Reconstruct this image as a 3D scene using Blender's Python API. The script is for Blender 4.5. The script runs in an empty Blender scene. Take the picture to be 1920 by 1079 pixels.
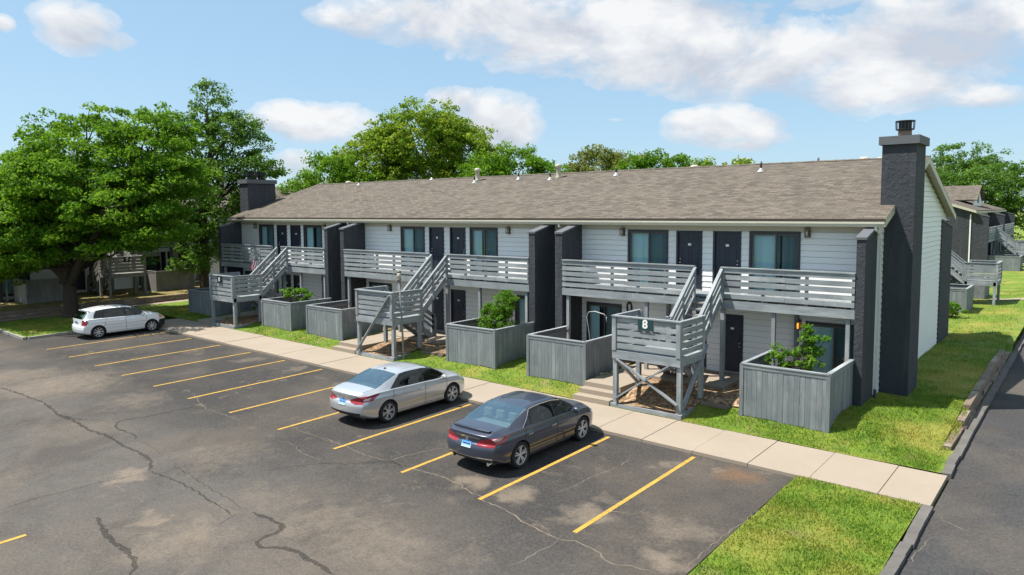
import bpy, math, random
import numpy as np
from mathutils import Vector, Matrix
random.seed(7)
SC = bpy.context.scene
COL = SC.collection
R = math.radians

# ------------------------------------------------------------------ helpers
ORG = {}          # world position of every thing's base, so that parts can be authored in scene coordinates

def tag(o, label=None, cat=None, group=None, kind=None):
    if label: o['label'] = label
    if cat: o['category'] = cat
    if group: o['group'] = group
    if kind: o['kind'] = kind
    return o

def thing(name, loc, label, cat, group=None, rz=0.0):
    o = bpy.data.objects.new(name, None)
    COL.objects.link(o)
    o.empty_display_size = 0.3
    o.location = loc
    o.rotation_euler = (0, 0, rz)
    ORG[o] = Vector(loc) if rz == 0 else Vector((0, 0, 0))
    return tag(o, label, cat, group)

def kids(o):
    return [c for c in bpy.data.objects if c.parent == o]

def copy_tree(o, parent=None, kidmap=None):
    if kidmap is None:
        kidmap = {}
        for c in bpy.data.objects:
            if c.parent: kidmap.setdefault(c.parent.name, []).append(c)
    c = o.copy()
    COL.objects.link(c)
    if parent is not None: c.parent = parent
    for ch in kidmap.get(o.name, []):
        copy_tree(ch, c, kidmap)
    return c

class MB:
    def __init__(self):
        self.v, self.f, self.uv = [], [], []
    def face(self, pts, uvs=None):
        n = len(self.v)
        self.v += [tuple(p) for p in pts]
        self.f.append(tuple(range(n, n + len(pts))))
        self.uv += uvs if uvs else [(0.0, 0.0)] * len(pts)
    def hexa(self, c, du, dv):
        """c: 8 corners, index = i + 2j + 4k, i along the length. uv: u along the length in metres"""
        L = (Vector(c[1]) - Vector(c[0])).length
        W = (Vector(c[2]) - Vector(c[0])).length
        H = (Vector(c[4]) - Vector(c[0])).length
        u0, v0 = du, dv
        q = [((0, 1, 3, 2)[::-1], [(0, 0), (L, 0), (L, W), (0, W)][::-1]),
             ((4, 5, 7, 6), [(0, .3), (L, .3), (L, .3 + W), (0, .3 + W)]),
             ((0, 1, 5, 4), [(0, .6), (L, .6), (L, .6 + H), (0, .6 + H)]),
             ((2, 3, 7, 6)[::-1], [(0, .9), (L, .9), (L, .9 + H), (0, .9 + H)][::-1]),
             ((0, 2, 6, 4)[::-1], [(0, 1.2), (W, 1.2), (W, 1.2 + H), (0, 1.2 + H)][::-1]),
             ((1, 3, 7, 5), [(0, 1.5), (W, 1.5), (W, 1.5 + H), (0, 1.5 + H)])]
        for idx, uv in q:
            self.face([c[i] for i in idx], [(a + u0, b + v0) for a, b in uv])
    def box(self, x0, x1, y0, y1, z0, z1):
        dx, dy, dz = abs(x1 - x0), abs(y1 - y0), abs(z1 - z0)
        cx, cy, cz = (x0 + x1) / 2, (y0 + y1) / 2, (z0 + z1) / 2
        if dz >= dx and dz >= dy:
            self.beam((cx, cy, min(z0, z1)), (cx, cy, max(z0, z1)), dx, dy, up=(0, 1, 0))
        elif dx >= dy:
            self.beam((min(x0, x1), cy, cz), (max(x0, x1), cy, cz), dy, dz)
        else:
            self.beam((cx, min(y0, y1), cz), (cx, max(y0, y1), cz), dx, dz)
    def beam(self, p0, p1, w, h, up=(0, 0, 1)):
        p0, p1 = Vector(p0), Vector(p1)
        d = (p1 - p0).normalized()
        up = Vector(up)
        s = d.cross(up)
        if s.length < 1e-6: s = d.cross(Vector((1, 0, 0)))
        s.normalize()
        u = s.cross(d)
        c = []
        for k in (-.5, .5):
            for j in (-.5, .5):
                for p in (p0, p1):
                    c.append(p + s * (j * w) + u * (k * h))
        self.hexa(c, random.uniform(0, 50), random.uniform(0, 50))
    def prism(self, poly, axis, a0, a1):
        """poly: list of 2-D points; axis 0/1/2 is the extrusion axis"""
        def P(p, a):
            return {0: (a, p[0], p[1]), 1: (p[0], a, p[1]), 2: (p[0], p[1], a)}[axis]
        n = len(poly)
        ru, rv = random.uniform(0, 50), random.uniform(0, 50)
        area = sum(poly[i][0] * poly[(i + 1) % n][1] - poly[(i + 1) % n][0] * poly[i][1] for i in range(n))
        if (area < 0) != (axis == 1): poly = poly[::-1]
        # outward normals for a counter-clockwise outline
        self.face([P(p, a1) for p in poly], [(p[0] + ru, p[1] + rv) for p in poly])
        self.face([P(p, a0) for p in poly[::-1]], [(p[0] + ru, p[1] + rv) for p in poly[::-1]])
        acc = 0
        for i in range(n):
            p, q = poly[i], poly[(i + 1) % n]
            l = math.hypot(q[0] - p[0], q[1] - p[1])
            h = a1 - a0
            self.face([P(p, a0), P(q, a0), P(q, a1), P(p, a1)],
                      [(0 + ru, acc + rv), (0 + ru, acc + l + rv), (h + ru, acc + l + rv), (h + ru, acc + rv)])
            acc += l
    def tube(self, pts, rad, n=8, cap=True):
        pts = [Vector(p) for p in pts]
        if not hasattr(rad, '__len__'): rad = [rad] * len(pts)
        base = len(self.v)
        prev = None
        acc = 0
        for i, p in enumerate(pts):
            d = (pts[min(i + 1, len(pts) - 1)] - pts[max(i - 1, 0)]).normalized()
            if prev is None:
                s = d.cross(Vector((0, 0, 1)))
                if s.length < 1e-4: s = Vector((1, 0, 0))
            else:
                s = prev - d * prev.dot(d)
            s.normalize(); prev = s
            t = d.cross(s)
            for k in range(n):
                a = 2 * math.pi * k / n
                self.v.append(tuple(p + (s * math.cos(a) + t * math.sin(a)) * rad[i]))
        for i in range(len(pts) - 1):
            l = (pts[i + 1] - pts[i]).length
            for k in range(n):
                a, b = base + i * n + k, base + i * n + (k + 1) % n
                self.f.append((a, b, b + n, a + n))
                self.uv += [(acc, k / n), (acc, (k + 1) / n), (acc + l, (k + 1) / n), (acc + l, k / n)]
            acc += l
        if cap:
            self.f.append(tuple(base + k for k in range(n))[::-1]); self.uv += [(0, 0)] * n
            e = base + (len(pts) - 1) * n
            self.f.append(tuple(e + k for k in range(n))); self.uv += [(0, 0)] * n
    def lathe(self, c, prof, n=20):
        """prof: (radius, height) from bottom to top round the vertical through c"""
        c = Vector(c)
        base = len(self.v)
        for r, z in prof:
            for k in range(n):
                a = 2 * math.pi * k / n
                self.v.append((c.x + r * math.cos(a), c.y + r * math.sin(a), c.z + z))
        for i in range(len(prof) - 1):
            for k in range(n):
                a, b = base + i * n + k, base + i * n + (k + 1) % n
                self.f.append((a, b, b + n, a + n))
                self.uv += [(0, 0)] * 4
        self.f.append(tuple(base + k for k in range(n))[::-1]); self.uv += [(0, 0)] * n
        e = base + (len(prof) - 1) * n
        self.f.append(tuple(e + k for k in range(n))); self.uv += [(0, 0)] * n
    def build(self, name, mat, parent=None, smooth=False, bevel=0.0):
        o0 = Vector((0, 0, 0))
        p = parent
        if p is not None:
            while p.parent is not None: p = p.parent
            o0 = ORG[p]
        me = bpy.data.meshes.new(name)
        me.from_pydata([(x - o0.x, y - o0.y, z - o0.z) for x, y, z in self.v], [], self.f)
        l = me.uv_layers.new(name='UVMap')
        flat = [c for u in self.uv for c in u]
        l.data.foreach_set('uv', flat)
        if smooth: me.shade_smooth()
        me.materials.append(mat)
        me.update()
        o = bpy.data.objects.new(name, me)
        COL.objects.link(o)
        if parent is not None: o.parent = parent
        if bevel:
            b = o.modifiers.new('bevel', 'BEVEL'); b.width = bevel; b.segments = 1; b.limit_method = 'ANGLE'
        return o

def np_mesh(name, verts, faces_n, uv=None, mat=None, parent=None, smooth=False):
    """verts (N,3); every face has faces_n consecutive vertices of its own"""
    n = len(verts)
    me = bpy.data.meshes.new(name)
    me.vertices.add(n)
    me.vertices.foreach_set('co', np.ascontiguousarray(verts, np.float32).ravel())
    me.loops.add(n)
    me.loops.foreach_set('vertex_index', np.arange(n, dtype=np.int32))
    m = n // faces_n
    me.polygons.add(m)
    me.polygons.foreach_set('loop_start', np.arange(0, n, faces_n, dtype=np.int32))
    if uv is not None:
        l = me.uv_layers.new(name='UVMap')
        l.data.foreach_set('uv', np.ascontiguousarray(uv, np.float32).ravel())
    me.update(calc_edges=True)
    me.validate()
    if mat: me.materials.append(mat)
    o = bpy.data.objects.new(name, me)
    COL.objects.link(o)
    if parent is not None: o.parent = parent
    return o

# ------------------------------------------------------------------ materials
class NT:
    def __init__(self, name):
        m = bpy.data.materials.new(name)
        m.use_nodes = True
        self.m, self.t = m, m.node_tree
        self.t.nodes.clear()
        self.out = self.n('ShaderNodeOutputMaterial')
    def n(self, typ, **kw):
        nd = self.t.nodes.new(typ)
        for k, v in kw.items():
            if k in nd.inputs.keys() and not hasattr(nd, k): nd.inputs[k].default_value = v
            else: setattr(nd, k, v)
        return nd
    def link(self, a, b): self.t.links.new(a, b)
    def setin(self, nd, k, v):
        if hasattr(v, 'is_output') or isinstance(v, bpy.types.NodeSocket): self.link(v, nd.inputs[k])
        else: nd.inputs[k].default_value = v
    def coord(self, which='Object'): return self.n('ShaderNodeTexCoord').outputs[which]
    def pos(self): return self.n('ShaderNodeNewGeometry').outputs['Position']
    def mapping(self, vec, scale=(1, 1, 1), rot=(0, 0, 0), loc=(0, 0, 0)):
        nd = self.n('ShaderNodeMapping')
        self.link(vec, nd.inputs[0])
        nd.inputs['Scale'].default_value = scale; nd.inputs['Rotation'].default_value = rot; nd.inputs['Location'].default_value = loc
        return nd.outputs[0]
    def noise(self, vec, scale, detail=4, rough=.55, dist=0.0):
        nd = self.n('ShaderNodeTexNoise')
        self.link(vec, nd.inputs['Vector'])
        nd.inputs['Scale'].default_value = scale; nd.inputs['Detail'].default_value = detail
        nd.inputs['Roughness'].default_value = rough; nd.inputs['Distortion'].default_value = dist
        return nd.outputs['Fac']
    def ramp(self, fac, stops, interp='LINEAR'):
        nd = self.n('ShaderNodeValToRGB')
        cr = nd.color_ramp
        cr.interpolation = interp
        while len(cr.elements) < len(stops): cr.elements.new(.5)
        for e, (p, c) in zip(cr.elements, stops):
            e.position = p
            e.color = (c, c, c, 1) if not hasattr(c, '__len__') else (*c, 1)
        self.setin(nd, 0, fac)
        return nd.outputs[0]
    def math(self, op, a, b=0.0, c=0.0, clamp=False):
        nd = self.n('ShaderNodeMath', operation=op)
        nd.use_clamp = clamp
        for i, x in enumerate((a, b, c)):
            self.setin(nd, i, x)
        return nd.outputs[0]
    def mix(self, fac, a, b, mode='MIX'):
        nd = self.n('ShaderNodeMix', data_type='RGBA', blend_type=mode)
        self.setin(nd, 0, fac)
        for k, x in ((6, a), (7, b)):
            if hasattr(x, '__len__') and not isinstance(x, bpy.types.NodeSocket): x = (*x, 1) if len(x) == 3 else x
            self.setin(nd, k, x)
        return nd.outputs[2]
    def bump(self, h, strength=.3, dist=.02):
        nd = self.n('ShaderNodeBump')
        nd.inputs['Strength'].default_value = strength; nd.inputs['Distance'].default_value = dist
        self.link(h, nd.inputs['Height'])
        return nd.outputs[0]
    def bsdf(self, color, rough=.6, metal=0.0, normal=None, spec=.5, coat=0.0, **kw):
        nd = self.n('ShaderNodeBsdfPrincipled')
        if hasattr(color, '__len__') and not isinstance(color, bpy.types.NodeSocket): color = (*color, 1)
        self.setin(nd, 'Base Color', color)
        self.setin(nd, 'Roughness', rough); self.setin(nd, 'Metallic', metal)
        nd.inputs['Specular IOR Level'].default_value = spec
        nd.inputs['Coat Weight'].default_value = coat
        nd.inputs['Coat Roughness'].default_value = .03
        if normal is not None: self.link(normal, nd.inputs['Normal'])
        return nd.outputs[0]
    def done(self, sh):
        self.link(sh, self.out.inputs['Surface'])
        return self.m

def simple(name, col, rough=.6, metal=0.0, spec=.5, var=.12, coat=0.0, scale=6.0):
    t = NT(name)
    f = t.noise(t.coord(), scale, 4)
    c = t.mix(f, tuple(x * (1 - var) for x in col), tuple(min(1, x * (1 + var)) for x in col))
    return t.done(t.bsdf(c, rough, metal, spec=spec, coat=coat))

M = {}
def wood(name, c0, c1, c2, streak=1.0):
    t = NT(name)
    uv = t.n('ShaderNodeUVMap').outputs[0]
    g = t.noise(t.mapping(uv, (1.1, 34, 1)), 1.0, 5, .65, .4)
    b = t.noise(t.mapping(uv, (.5, 2.2, 1)), 1.0, 4, .6)
    w = t.noise(t.coord(), 1.3, 4, .65)
    c = t.mix(t.ramp(g, [(.3, 0), (.72, 1)]), c0, c1)
    c = t.mix(t.math('MULTIPLY', t.ramp(b, [(.5, 0), (.68, 1)]), .75 * streak), c, c2)
    c = t.mix(t.math('MULTIPLY', t.ramp(w, [(.5, 0), (.75, 1)]), .5 * streak), c, tuple(x * .62 for x in c0))
    return t.done(t.bsdf(c, .78, spec=.3, normal=t.bump(g, .35, .004)))
M['wood'] = wood('weathered_grey_wood', (.185, .205, .218), (.295, .318, .328), (.44, .455, .45))
M['fence'] = wood('grey_fence_wood', (.138, .156, .168), (.218, .238, .247), (.31, .322, .32), .8)
M['wood2'] = wood('tan_grey_wood', (.17, .165, .15), (.25, .24, .215), (.33, .31, .28))
M['timber'] = wood('old_landscape_timber', (.13, .095, .07), (.26, .20, .15), (.38, .33, .27))

t = NT('dark_stucco')
n1 = t.noise(t.coord(), 4.5, 4, .6, .9)
n2 = t.noise(t.coord(), 40, 3, .6)
h = t.math('ADD', t.ramp(n1, [(.46, 0), (.54, 1)]), t.math('MULTIPLY', n2, .35))
c = t.mix(t.noise(t.coord(), .8, 4, .6), (.036, .040, .048), (.060, .064, .074))
c = t.mix(t.math('MULTIPLY', t.ramp(t.noise(t.mapping(t.coord(), (3, 3, .35)), 1.5, 5, .7), [(.52, 0), (.72, 1)]), .5), c, (.095, .098, .105))
M['stucco'] = t.done(t.bsdf(c, .8, spec=.25, normal=t.bump(h, .55, .018)))

t = NT('white_vinyl_siding')
c = t.mix(t.noise(t.mapping(t.coord(), (1, 1, 3)), .7, 5, .65), (.79, .785, .765), (.86, .855, .835))
M['siding'] = t.done(t.bsdf(c, .5, spec=.35))
M['cream'] = simple('cream_trim_paint', (.52, .48, .38), .5, var=.08)
M['gutter'] = simple('cream_gutter_metal', (.56, .53, .43), .4, var=.07)
M['soffit'] = simple('tan_soffit', (.5, .45, .36), .7)
M['down'] = simple('white_downspout', (.72, .72, .68), .4)
M['charcoal'] = simple('charcoal_trim_paint', (.035, .035, .042), .5)
t = NT('navy_door_paint')
M['door'] = t.done(t.bsdf(t.mix(t.noise(t.coord(), 3), (.022, .027, .042), (.032, .038, .056)), .42, spec=.4))
M['black'] = simple('black_metal', (.012, .012, .013), .4)
M['steel'] = simple('brushed_steel', (.6, .6, .6), .3, metal=.9, var=.05)
M['zinc'] = simple('pale_flashing', (.46, .46, .44), .5, metal=.3)
M['pipe'] = simple('tan_vent_pipe', (.47, .43, .34), .5)
M['white'] = simple('white_plastic', (.78, .78, .76), .4, var=.04)
M['core'] = simple('dark_interior', (.02, .02, .022), .9)
M['blind'] = simple('pale_vertical_blind', (.70, .80, .82), .6, var=.08, scale=12)
t = NT('window_glass')
lw = t.n('ShaderNodeLayerWeight'); lw.inputs[0].default_value = .42
tr = t.n('ShaderNodeBsdfTransparent'); tr.inputs[0].default_value = (.72, .89, .92, 1)
gl = t.n('ShaderNodeBsdfGlossy'); gl.inputs['Roughness'].default_value = .02; gl.inputs[0].default_value = (.9, .97, 1, 1)
mx = t.n('ShaderNodeMixShader')
t.link(t.math('ADD', t.math('MULTIPLY', lw.outputs['Fresnel'], .3), .03), mx.inputs[0]); t.link(tr.outputs[0], mx.inputs[1]); t.link(gl.outputs[0], mx.inputs[2])
M['glass'] = t.done(mx.outputs[0])

def shingles(name):
    t = NT(name)
    uv = t.n('ShaderNodeUVMap').outputs[0]
    def brick(w, h, off, a, b, mor, ms):
        nd = t.n('ShaderNodeTexBrick')
        nd.offset = off; nd.offset_frequency = 2
        t.link(uv, nd.inputs['Vector'])
        nd.inputs['Color1'].default_value = (*a, 1); nd.inputs['Color2'].default_value = (*b, 1); nd.inputs['Mortar'].default_value = (*mor, 1)
        nd.inputs['Scale'].default_value = 1.0; nd.inputs['Mortar Size'].default_value = ms; nd.inputs['Mortar Smooth'].default_value = .3
        nd.inputs['Brick Width'].default_value = w; nd.inputs['Row Height'].default_value = h; nd.inputs['Bias'].default_value = 0.0
        return nd
    b1 = brick(.36, .145, .37, (.215, .180, .142), (.050, .041, .032), (.03, .026, .021), .014)
    b2 = brick(.23, .145, .61, (.165, .143, .115), (.082, .070, .056), (.05, .042, .034), .004)
    c = t.mix(.45, b1.outputs['Color'], b2.outputs['Color'])
    big = t.noise(t.mapping(uv, (.25, 1, 1)), .5, 5, .6)
    c = t.mix(t.ramp(big, [(.35, 0), (.7, .25)]), c, (.150, .130, .105))
    fine = t.noise(uv, 90, 2)
    c = t.mix(t.math('MULTIPLY', fine, .35), c, (.13, .11, .095))
    return t.done(t.bsdf(c, .92, spec=.15, normal=t.bump(b1.outputs['Fac'], .5, .012)))
M['shingle'] = shingles('brown_asphalt_shingles')

LOTA, LOTB = -0.00785, 0.0085
def lotz(x, y): return LOTA * x + LOTB * y

STAINS = [(-9.98, 12.42, .9, 1), (-8.36, 12.31, .9, 1), (-11.38, 12.13, .8, 1), (-5.99, 11.8, .7, 1), (-6.56, 13.09, 1.3, .7), (-8.31, 16.32, .6, .7),
          (-8.41, 13.26, .7, .5), (-8.57, 15.75, .5, .6), (-11.6, 8.83, 1.6, .5), (-10.44, 8.89, 1.5, .5), (-9.15, 9.51, 1.2, .4), (-18.38, 7.19, .9, 1),
          (-15.47, 6.5, .5, .9), (-30.01, 9.74, 3.5, .8), (-25.32, 10.43, 2, .6), (-13.96, 6.56, 1.5, .7), (-12.48, 8.74, 1.5, .6), (-32.49, 9.27, 2.5, .7),
          (-13.84, 6.26, 1.6, .6), (-17.76, 9.43, 2.5, .4), (-25, 16.6, .8, .7), (-7.22, 16.71, .4, .7), (-28, 16.3, 1.2, .6), (-31.5, 15.6, 1.0, .5), (-21.5, 16.2, .9, .6), (-14.5, 8.6, 1.8, .4)]
t = NT('worn_asphalt')
P = t.pos()
big = t.noise(P, .22, 5, .6)
mid = t.noise(P, .9, 6, .65)
fine = t.noise(P, 45, 3, .7)
spk = t.noise(P, 160, 2, .6)
sep = t.n('ShaderNodeSeparateXYZ'); t.link(P, sep.inputs[0])
lane = t.n('ShaderNodeMapRange'); lane.inputs[1].default_value = 9.0; lane.inputs[2].default_value = 12.4
t.link(t.math('ADD', sep.outputs[1], t.math('MULTIPLY', mid, 1.6)), lane.inputs[0])
base = t.mix(lane.outputs[0], (.090, .081, .073), (.030, .029, .029))
base = t.mix(t.math('MULTIPLY', t.ramp(t.noise(P, 1.7, 8, .72, .3), [(.56, 0), (.66, 1)]), t.ramp(t.noise(P, .35, 4, .6), [(.45, 0), (.6, .55)])), base, (.21, .165, .12))
rd = t.n('ShaderNodeMapRange'); rd.inputs[1].default_value = -5.6; rd.inputs[2].default_value = -5.2
t.link(sep.outputs[0], rd.inputs[0])
base = t.mix(rd.outputs[0], base, (.038, .040, .044))
base = t.mix(t.ramp(big, [(.44, 0), (.66, .62)]), base, (.125, .100, .076))
base = t.mix(t.ramp(t.noise(P, .5, 6, .62, .5), [(.46, 0), (.66, .6)]), base, (.036, .033, .031))
base = t.mix(t.ramp(mid, [(.5, 0), (.8, .4)]), base, (.05, .048, .047))
tot = None
wob = t.n('ShaderNodeTexNoise'); wob.inputs['Scale'].default_value = 1.3; wob.inputs['Detail'].default_value = 5
t.link(P, wob.inputs['Vector'])
ws = t.n('ShaderNodeVectorMath', operation='MULTIPLY_ADD'); t.link(wob.outputs['Color'], ws.inputs[0])
ws.inputs[1].default_value = (1.7, 1.7, 0); ws.inputs[2].default_value = (-.85, -.85, 0)
wp = t.n('ShaderNodeVectorMath', operation='ADD'); t.link(P, wp.inputs[0]); t.link(ws.outputs[0], wp.inputs[1])
for sx, sy, sr, sa in STAINS:
    d = t.n('ShaderNodeVectorMath', operation='DISTANCE'); t.link(wp.outputs[0], d.inputs[0]); d.inputs[1].default_value = (sx, sy, lotz(sx, sy))
    mr = t.n('ShaderNodeMapRange'); mr.interpolation_type = 'SMOOTHSTEP'
    t.link(d.outputs['Value'], mr.inputs[0]); mr.inputs[1].default_value = sr; mr.inputs[2].default_value = sr * .15
    mr.inputs[3].default_value = 0; mr.inputs[4].default_value = sa * .75
    tot = mr.outputs[0] if tot is None else t.math('MAXIMUM', tot, mr.outputs[0])
crisp = t.ramp(t.math('ADD', t.math('MULTIPLY', tot, 1.15), t.math('MULTIPLY', t.math('SUBTRACT', t.noise(P, 3.2, 8, .75, .4), .5), 1.1)), [(.2, 0), (.85, .62)])
base = t.mix(t.math('MULTIPLY', crisp, t.ramp(tot, [(.0, 0), (.12, 1)])), base, (.225, .178, .132))
d = t.n('ShaderNodeVectorMath', operation='DISTANCE'); t.link(wp.outputs[0], d.inputs[0]); d.inputs[1].default_value = (-6.59, 16.66, .2)
mr = t.n('ShaderNodeMapRange'); t.link(d.outputs['Value'], mr.inputs[0]); mr.inputs[1].default_value = .8; mr.inputs[2].default_value = .1
base = t.mix(t.math('MULTIPLY', mr.outputs[0], .8), base, (.16, .085, .04))
base = t.mix(t.math('MULTIPLY', t.ramp(t.noise(P, 17, 5, .8), [(.42, 0), (.62, 1)]), .5), base, t.mix(.30, base, (.27, .235, .20)))
base = t.mix(t.math('MULTIPLY', t.ramp(t.noise(P, 21, 4, .8), [(.50, 0), (.66, 1)]), .45), base, (.022, .021, .021))
base = t.mix(t.math('MULTIPLY', t.ramp(spk, [(.62, 0), (.72, 1)]), .3), base, (.34, .31, .28))
M['asphalt'] = t.done(t.bsdf(base, .9, spec=.2, normal=t.bump(spk, .35, .006)))
t = NT('tar_seal')
sv = t.bsdf(t.mix(t.noise(t.pos(), 4, 5), (.024, .022, .019), (.045, .041, .036)), .85, spec=.25)
tp = t.n('ShaderNodeBsdfTransparent'); mx = t.n('ShaderNodeMixShader')
t.link(t.ramp(t.noise(t.pos(), 24, 5, .75), [(.36, .05), (.62, .68)]), mx.inputs[0]); t.link(tp.outputs[0], mx.inputs[1]); t.link(sv, mx.inputs[2])
M['seal'] = t.done(mx.outputs[0])
t = NT('sandy_crack')
M['pale'] = t.done(t.bsdf(t.mix(t.noise(t.pos(), 5, 4), (.09, .078, .066), (.23, .185, .14)), .95, spec=.1))
t = NT('yellow_road_paint')
P = t.pos()
wear = t.ramp(t.noise(P, 9, 6, .8), [(.50, 0), (.66, 1)])
M['yellow'] = t.done(t.bsdf(t.mix(t.math('MULTIPLY', wear, .7), t.mix(t.noise(P, 2, 3), (.42, .24, .028), (.51, .32, .066)), (.11, .085, .06)), .7, spec=.3))
t = NT('pale_concrete')
P = t.pos()
c = t.mix(t.noise(P, .8, 6, .65), (.275, .222, .168), (.36, .298, .232))
c = t.mix(t.math('MULTIPLY', t.ramp(t.noise(P, 3.1, 6, .7), [(.55, 0), (.8, 1)]), .5), c, (.27, .21, .155))
c = t.mix(t.math('MULTIPLY', t.noise(P, 70, 2), .25), c, (.28, .24, .2))
M['concrete'] = t.done(t.bsdf(c, .85, spec=.25))
M['edge'] = simple('rolled_asphalt_edge', (.12, .11, .10), .95, var=.5, scale=2.0)
M['kerb'] = simple('grey_kerb_concrete', (.27, .25, .22), .9, var=.3, scale=2.5)
t = NT('gravel_bed')
P = t.pos()
vo = t.n('ShaderNodeTexVoronoi'); vo.inputs['Scale'].default_value = 13; t.link(P, vo.inputs['Vector'])
c = t.ramp(vo.outputs['Color'], [(.1, (.10, .06, .035)), (.5, (.28, .17, .09)), (.9, (.46, .34, .22))])
c = t.mix(t.ramp(t.noise(P, 1.2, 4), [(.45, 0), (.7, .7)]), c, (.10, .065, .04))
M['gravel'] = t.done(t.bsdf(c, .9, spec=.2, normal=t.bump(vo.outputs['Distance'], .8, .03)))
def grass_mat(name, k, blades=False):
    t = NT(name)
    P = t.pos()
    a = t.noise(P, .45, 5, .6)
    b = t.noise(P, 2.6, 5, .65)
    c = t.mix(t.ramp(b, [(.3, 0), (.7, 1)]), (.078 * k, .150 * k, .016 * k), (.170 * k, .235 * k, .026 * k))
    c = t.mix(t.math('MULTIPLY', t.ramp(a, [(.46, 0), (.66, 1)]), .72), c, (.31 * k, .265 * k, .060 * k))
    c = t.mix(t.math('MULTIPLY', t.ramp(t.noise(P, 1.1, 6, .7), [(.58, 0), (.72, 1)]), .7), c, (.25 * k, .185 * k, .09 * k))
    s = t.bsdf(c, .7, spec=.2, normal=None if blades else t.bump(t.noise(P, 30, 4, .7), .8, .05))
    if blades:
        tl = t.n('ShaderNodeBsdfTranslucent'); t.link(c, tl.inputs[0])
        m2 = t.n('ShaderNodeMixShader'); m2.inputs[0].default_value = .3
        t.link(s, m2.inputs[1]); t.link(tl.outputs[0], m2.inputs[2]); s = m2.outputs[0]
    return t.done(s)
M['dry'] = None
M['lawn'] = grass_mat('lawn_turf', 1.05)
t = NT('dry_lawn')
P = t.pos()
c = t.mix(t.ramp(t.noise(P, 1.6, 6, .7), [(.40, 0), (.62, 1)]), (.30, .21, .11), (.15, .165, .035))
c = t.mix(t.math('MULTIPLY', t.noise(P, 25, 3), .5), c, (.16, .11, .06))
M['dry'] = t.done(t.bsdf(c, .9, spec=.1, normal=t.bump(t.noise(P, 30, 4, .7), .8, .04)))
M['blade'] = grass_mat('grass_blade', 1.42, True)
def leaf_mat(name, c0, c1, c2, trans=.48):
    t = NT(name)
    uv = t.n('ShaderNodeUVMap').outputs[0]
    s = t.n('ShaderNodeSeparateXYZ'); t.link(uv, s.inputs[0])
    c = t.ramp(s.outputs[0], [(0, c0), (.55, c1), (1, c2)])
    hs = t.n('ShaderNodeHueSaturation'); t.link(c, hs.inputs['Color'])
    t.link(t.math('ADD', t.math('MULTIPLY', s.outputs[1], .6), .78), hs.inputs['Value'])
    col = hs.outputs[0]
    d = t.bsdf(col, .6, spec=.14)
    tl = t.n('ShaderNodeBsdfTranslucent'); t.link(t.mix(.5, col, (c2[0] * 1.3, c2[1] * 1.3, c2[2])), tl.inputs[0])
    m2 = t.n('ShaderNodeMixShader'); m2.inputs[0].default_value = trans
    t.link(d, m2.inputs[1]); t.link(tl.outputs[0], m2.inputs[2])
    return t.done(m2.outputs[0])
M['leafA'] = leaf_mat('mid_green_leaf', (0.034, 0.100, 0.007), (0.080, 0.195, 0.011), (0.180, 0.315, 0.022))
M['leafB'] = leaf_mat('deep_green_leaf', (0.036, 0.095, 0.013), (0.074, 0.165, 0.022), (0.147, 0.256, 0.039))
M['leafC'] = leaf_mat('yellow_green_leaf', (0.070, 0.165, 0.012), (0.140, 0.255, 0.018), (0.265, 0.335, 0.034))
M['leafD'] = leaf_mat('olive_leaf', (0.070, 0.116, 0.020), (0.135, 0.177, 0.032), (0.231, 0.244, 0.055))
M['leafE'] = leaf_mat('fresh_shrub_leaf', (.045, .125, .010), (.09, .215, .016), (.17, .31, .03))
t = NT('tree_bark')
c = t.mix(t.noise(t.mapping(t.coord(), (6, 6, 1.2)), 2, 6, .7), (.030, .024, .019), (.105, .085, .066))
M['bark'] = t.done(t.bsdf(c, .95, spec=.1, normal=t.bump(t.noise(t.mapping(t.coord(), (8, 8, 1.5)), 2, 5, .7), .8, .04)))
# ------------------------------------------------------------------ the apartment buildings
YF, YW, YB = 23.1, 24.53, 37.1          # wing-wall front, house front, house back
FZ, DZ = .85, 3.72                      # ground and upper floor
EY, EZ, RY, RZ, BY = 24.08, 6.27, 30.8, 8.5, 37.55
SL = (RZ - EZ) / (RY - EY)
def roofz(y): return EZ + SL * (y - EY) if y < RY else RZ - SL * (y - RY)

def ss(e0, e1, x):
    t = min(1, max(0, (x - e0) / (e1 - e0)))
    return t * t * (3 - 2 * t)

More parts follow.
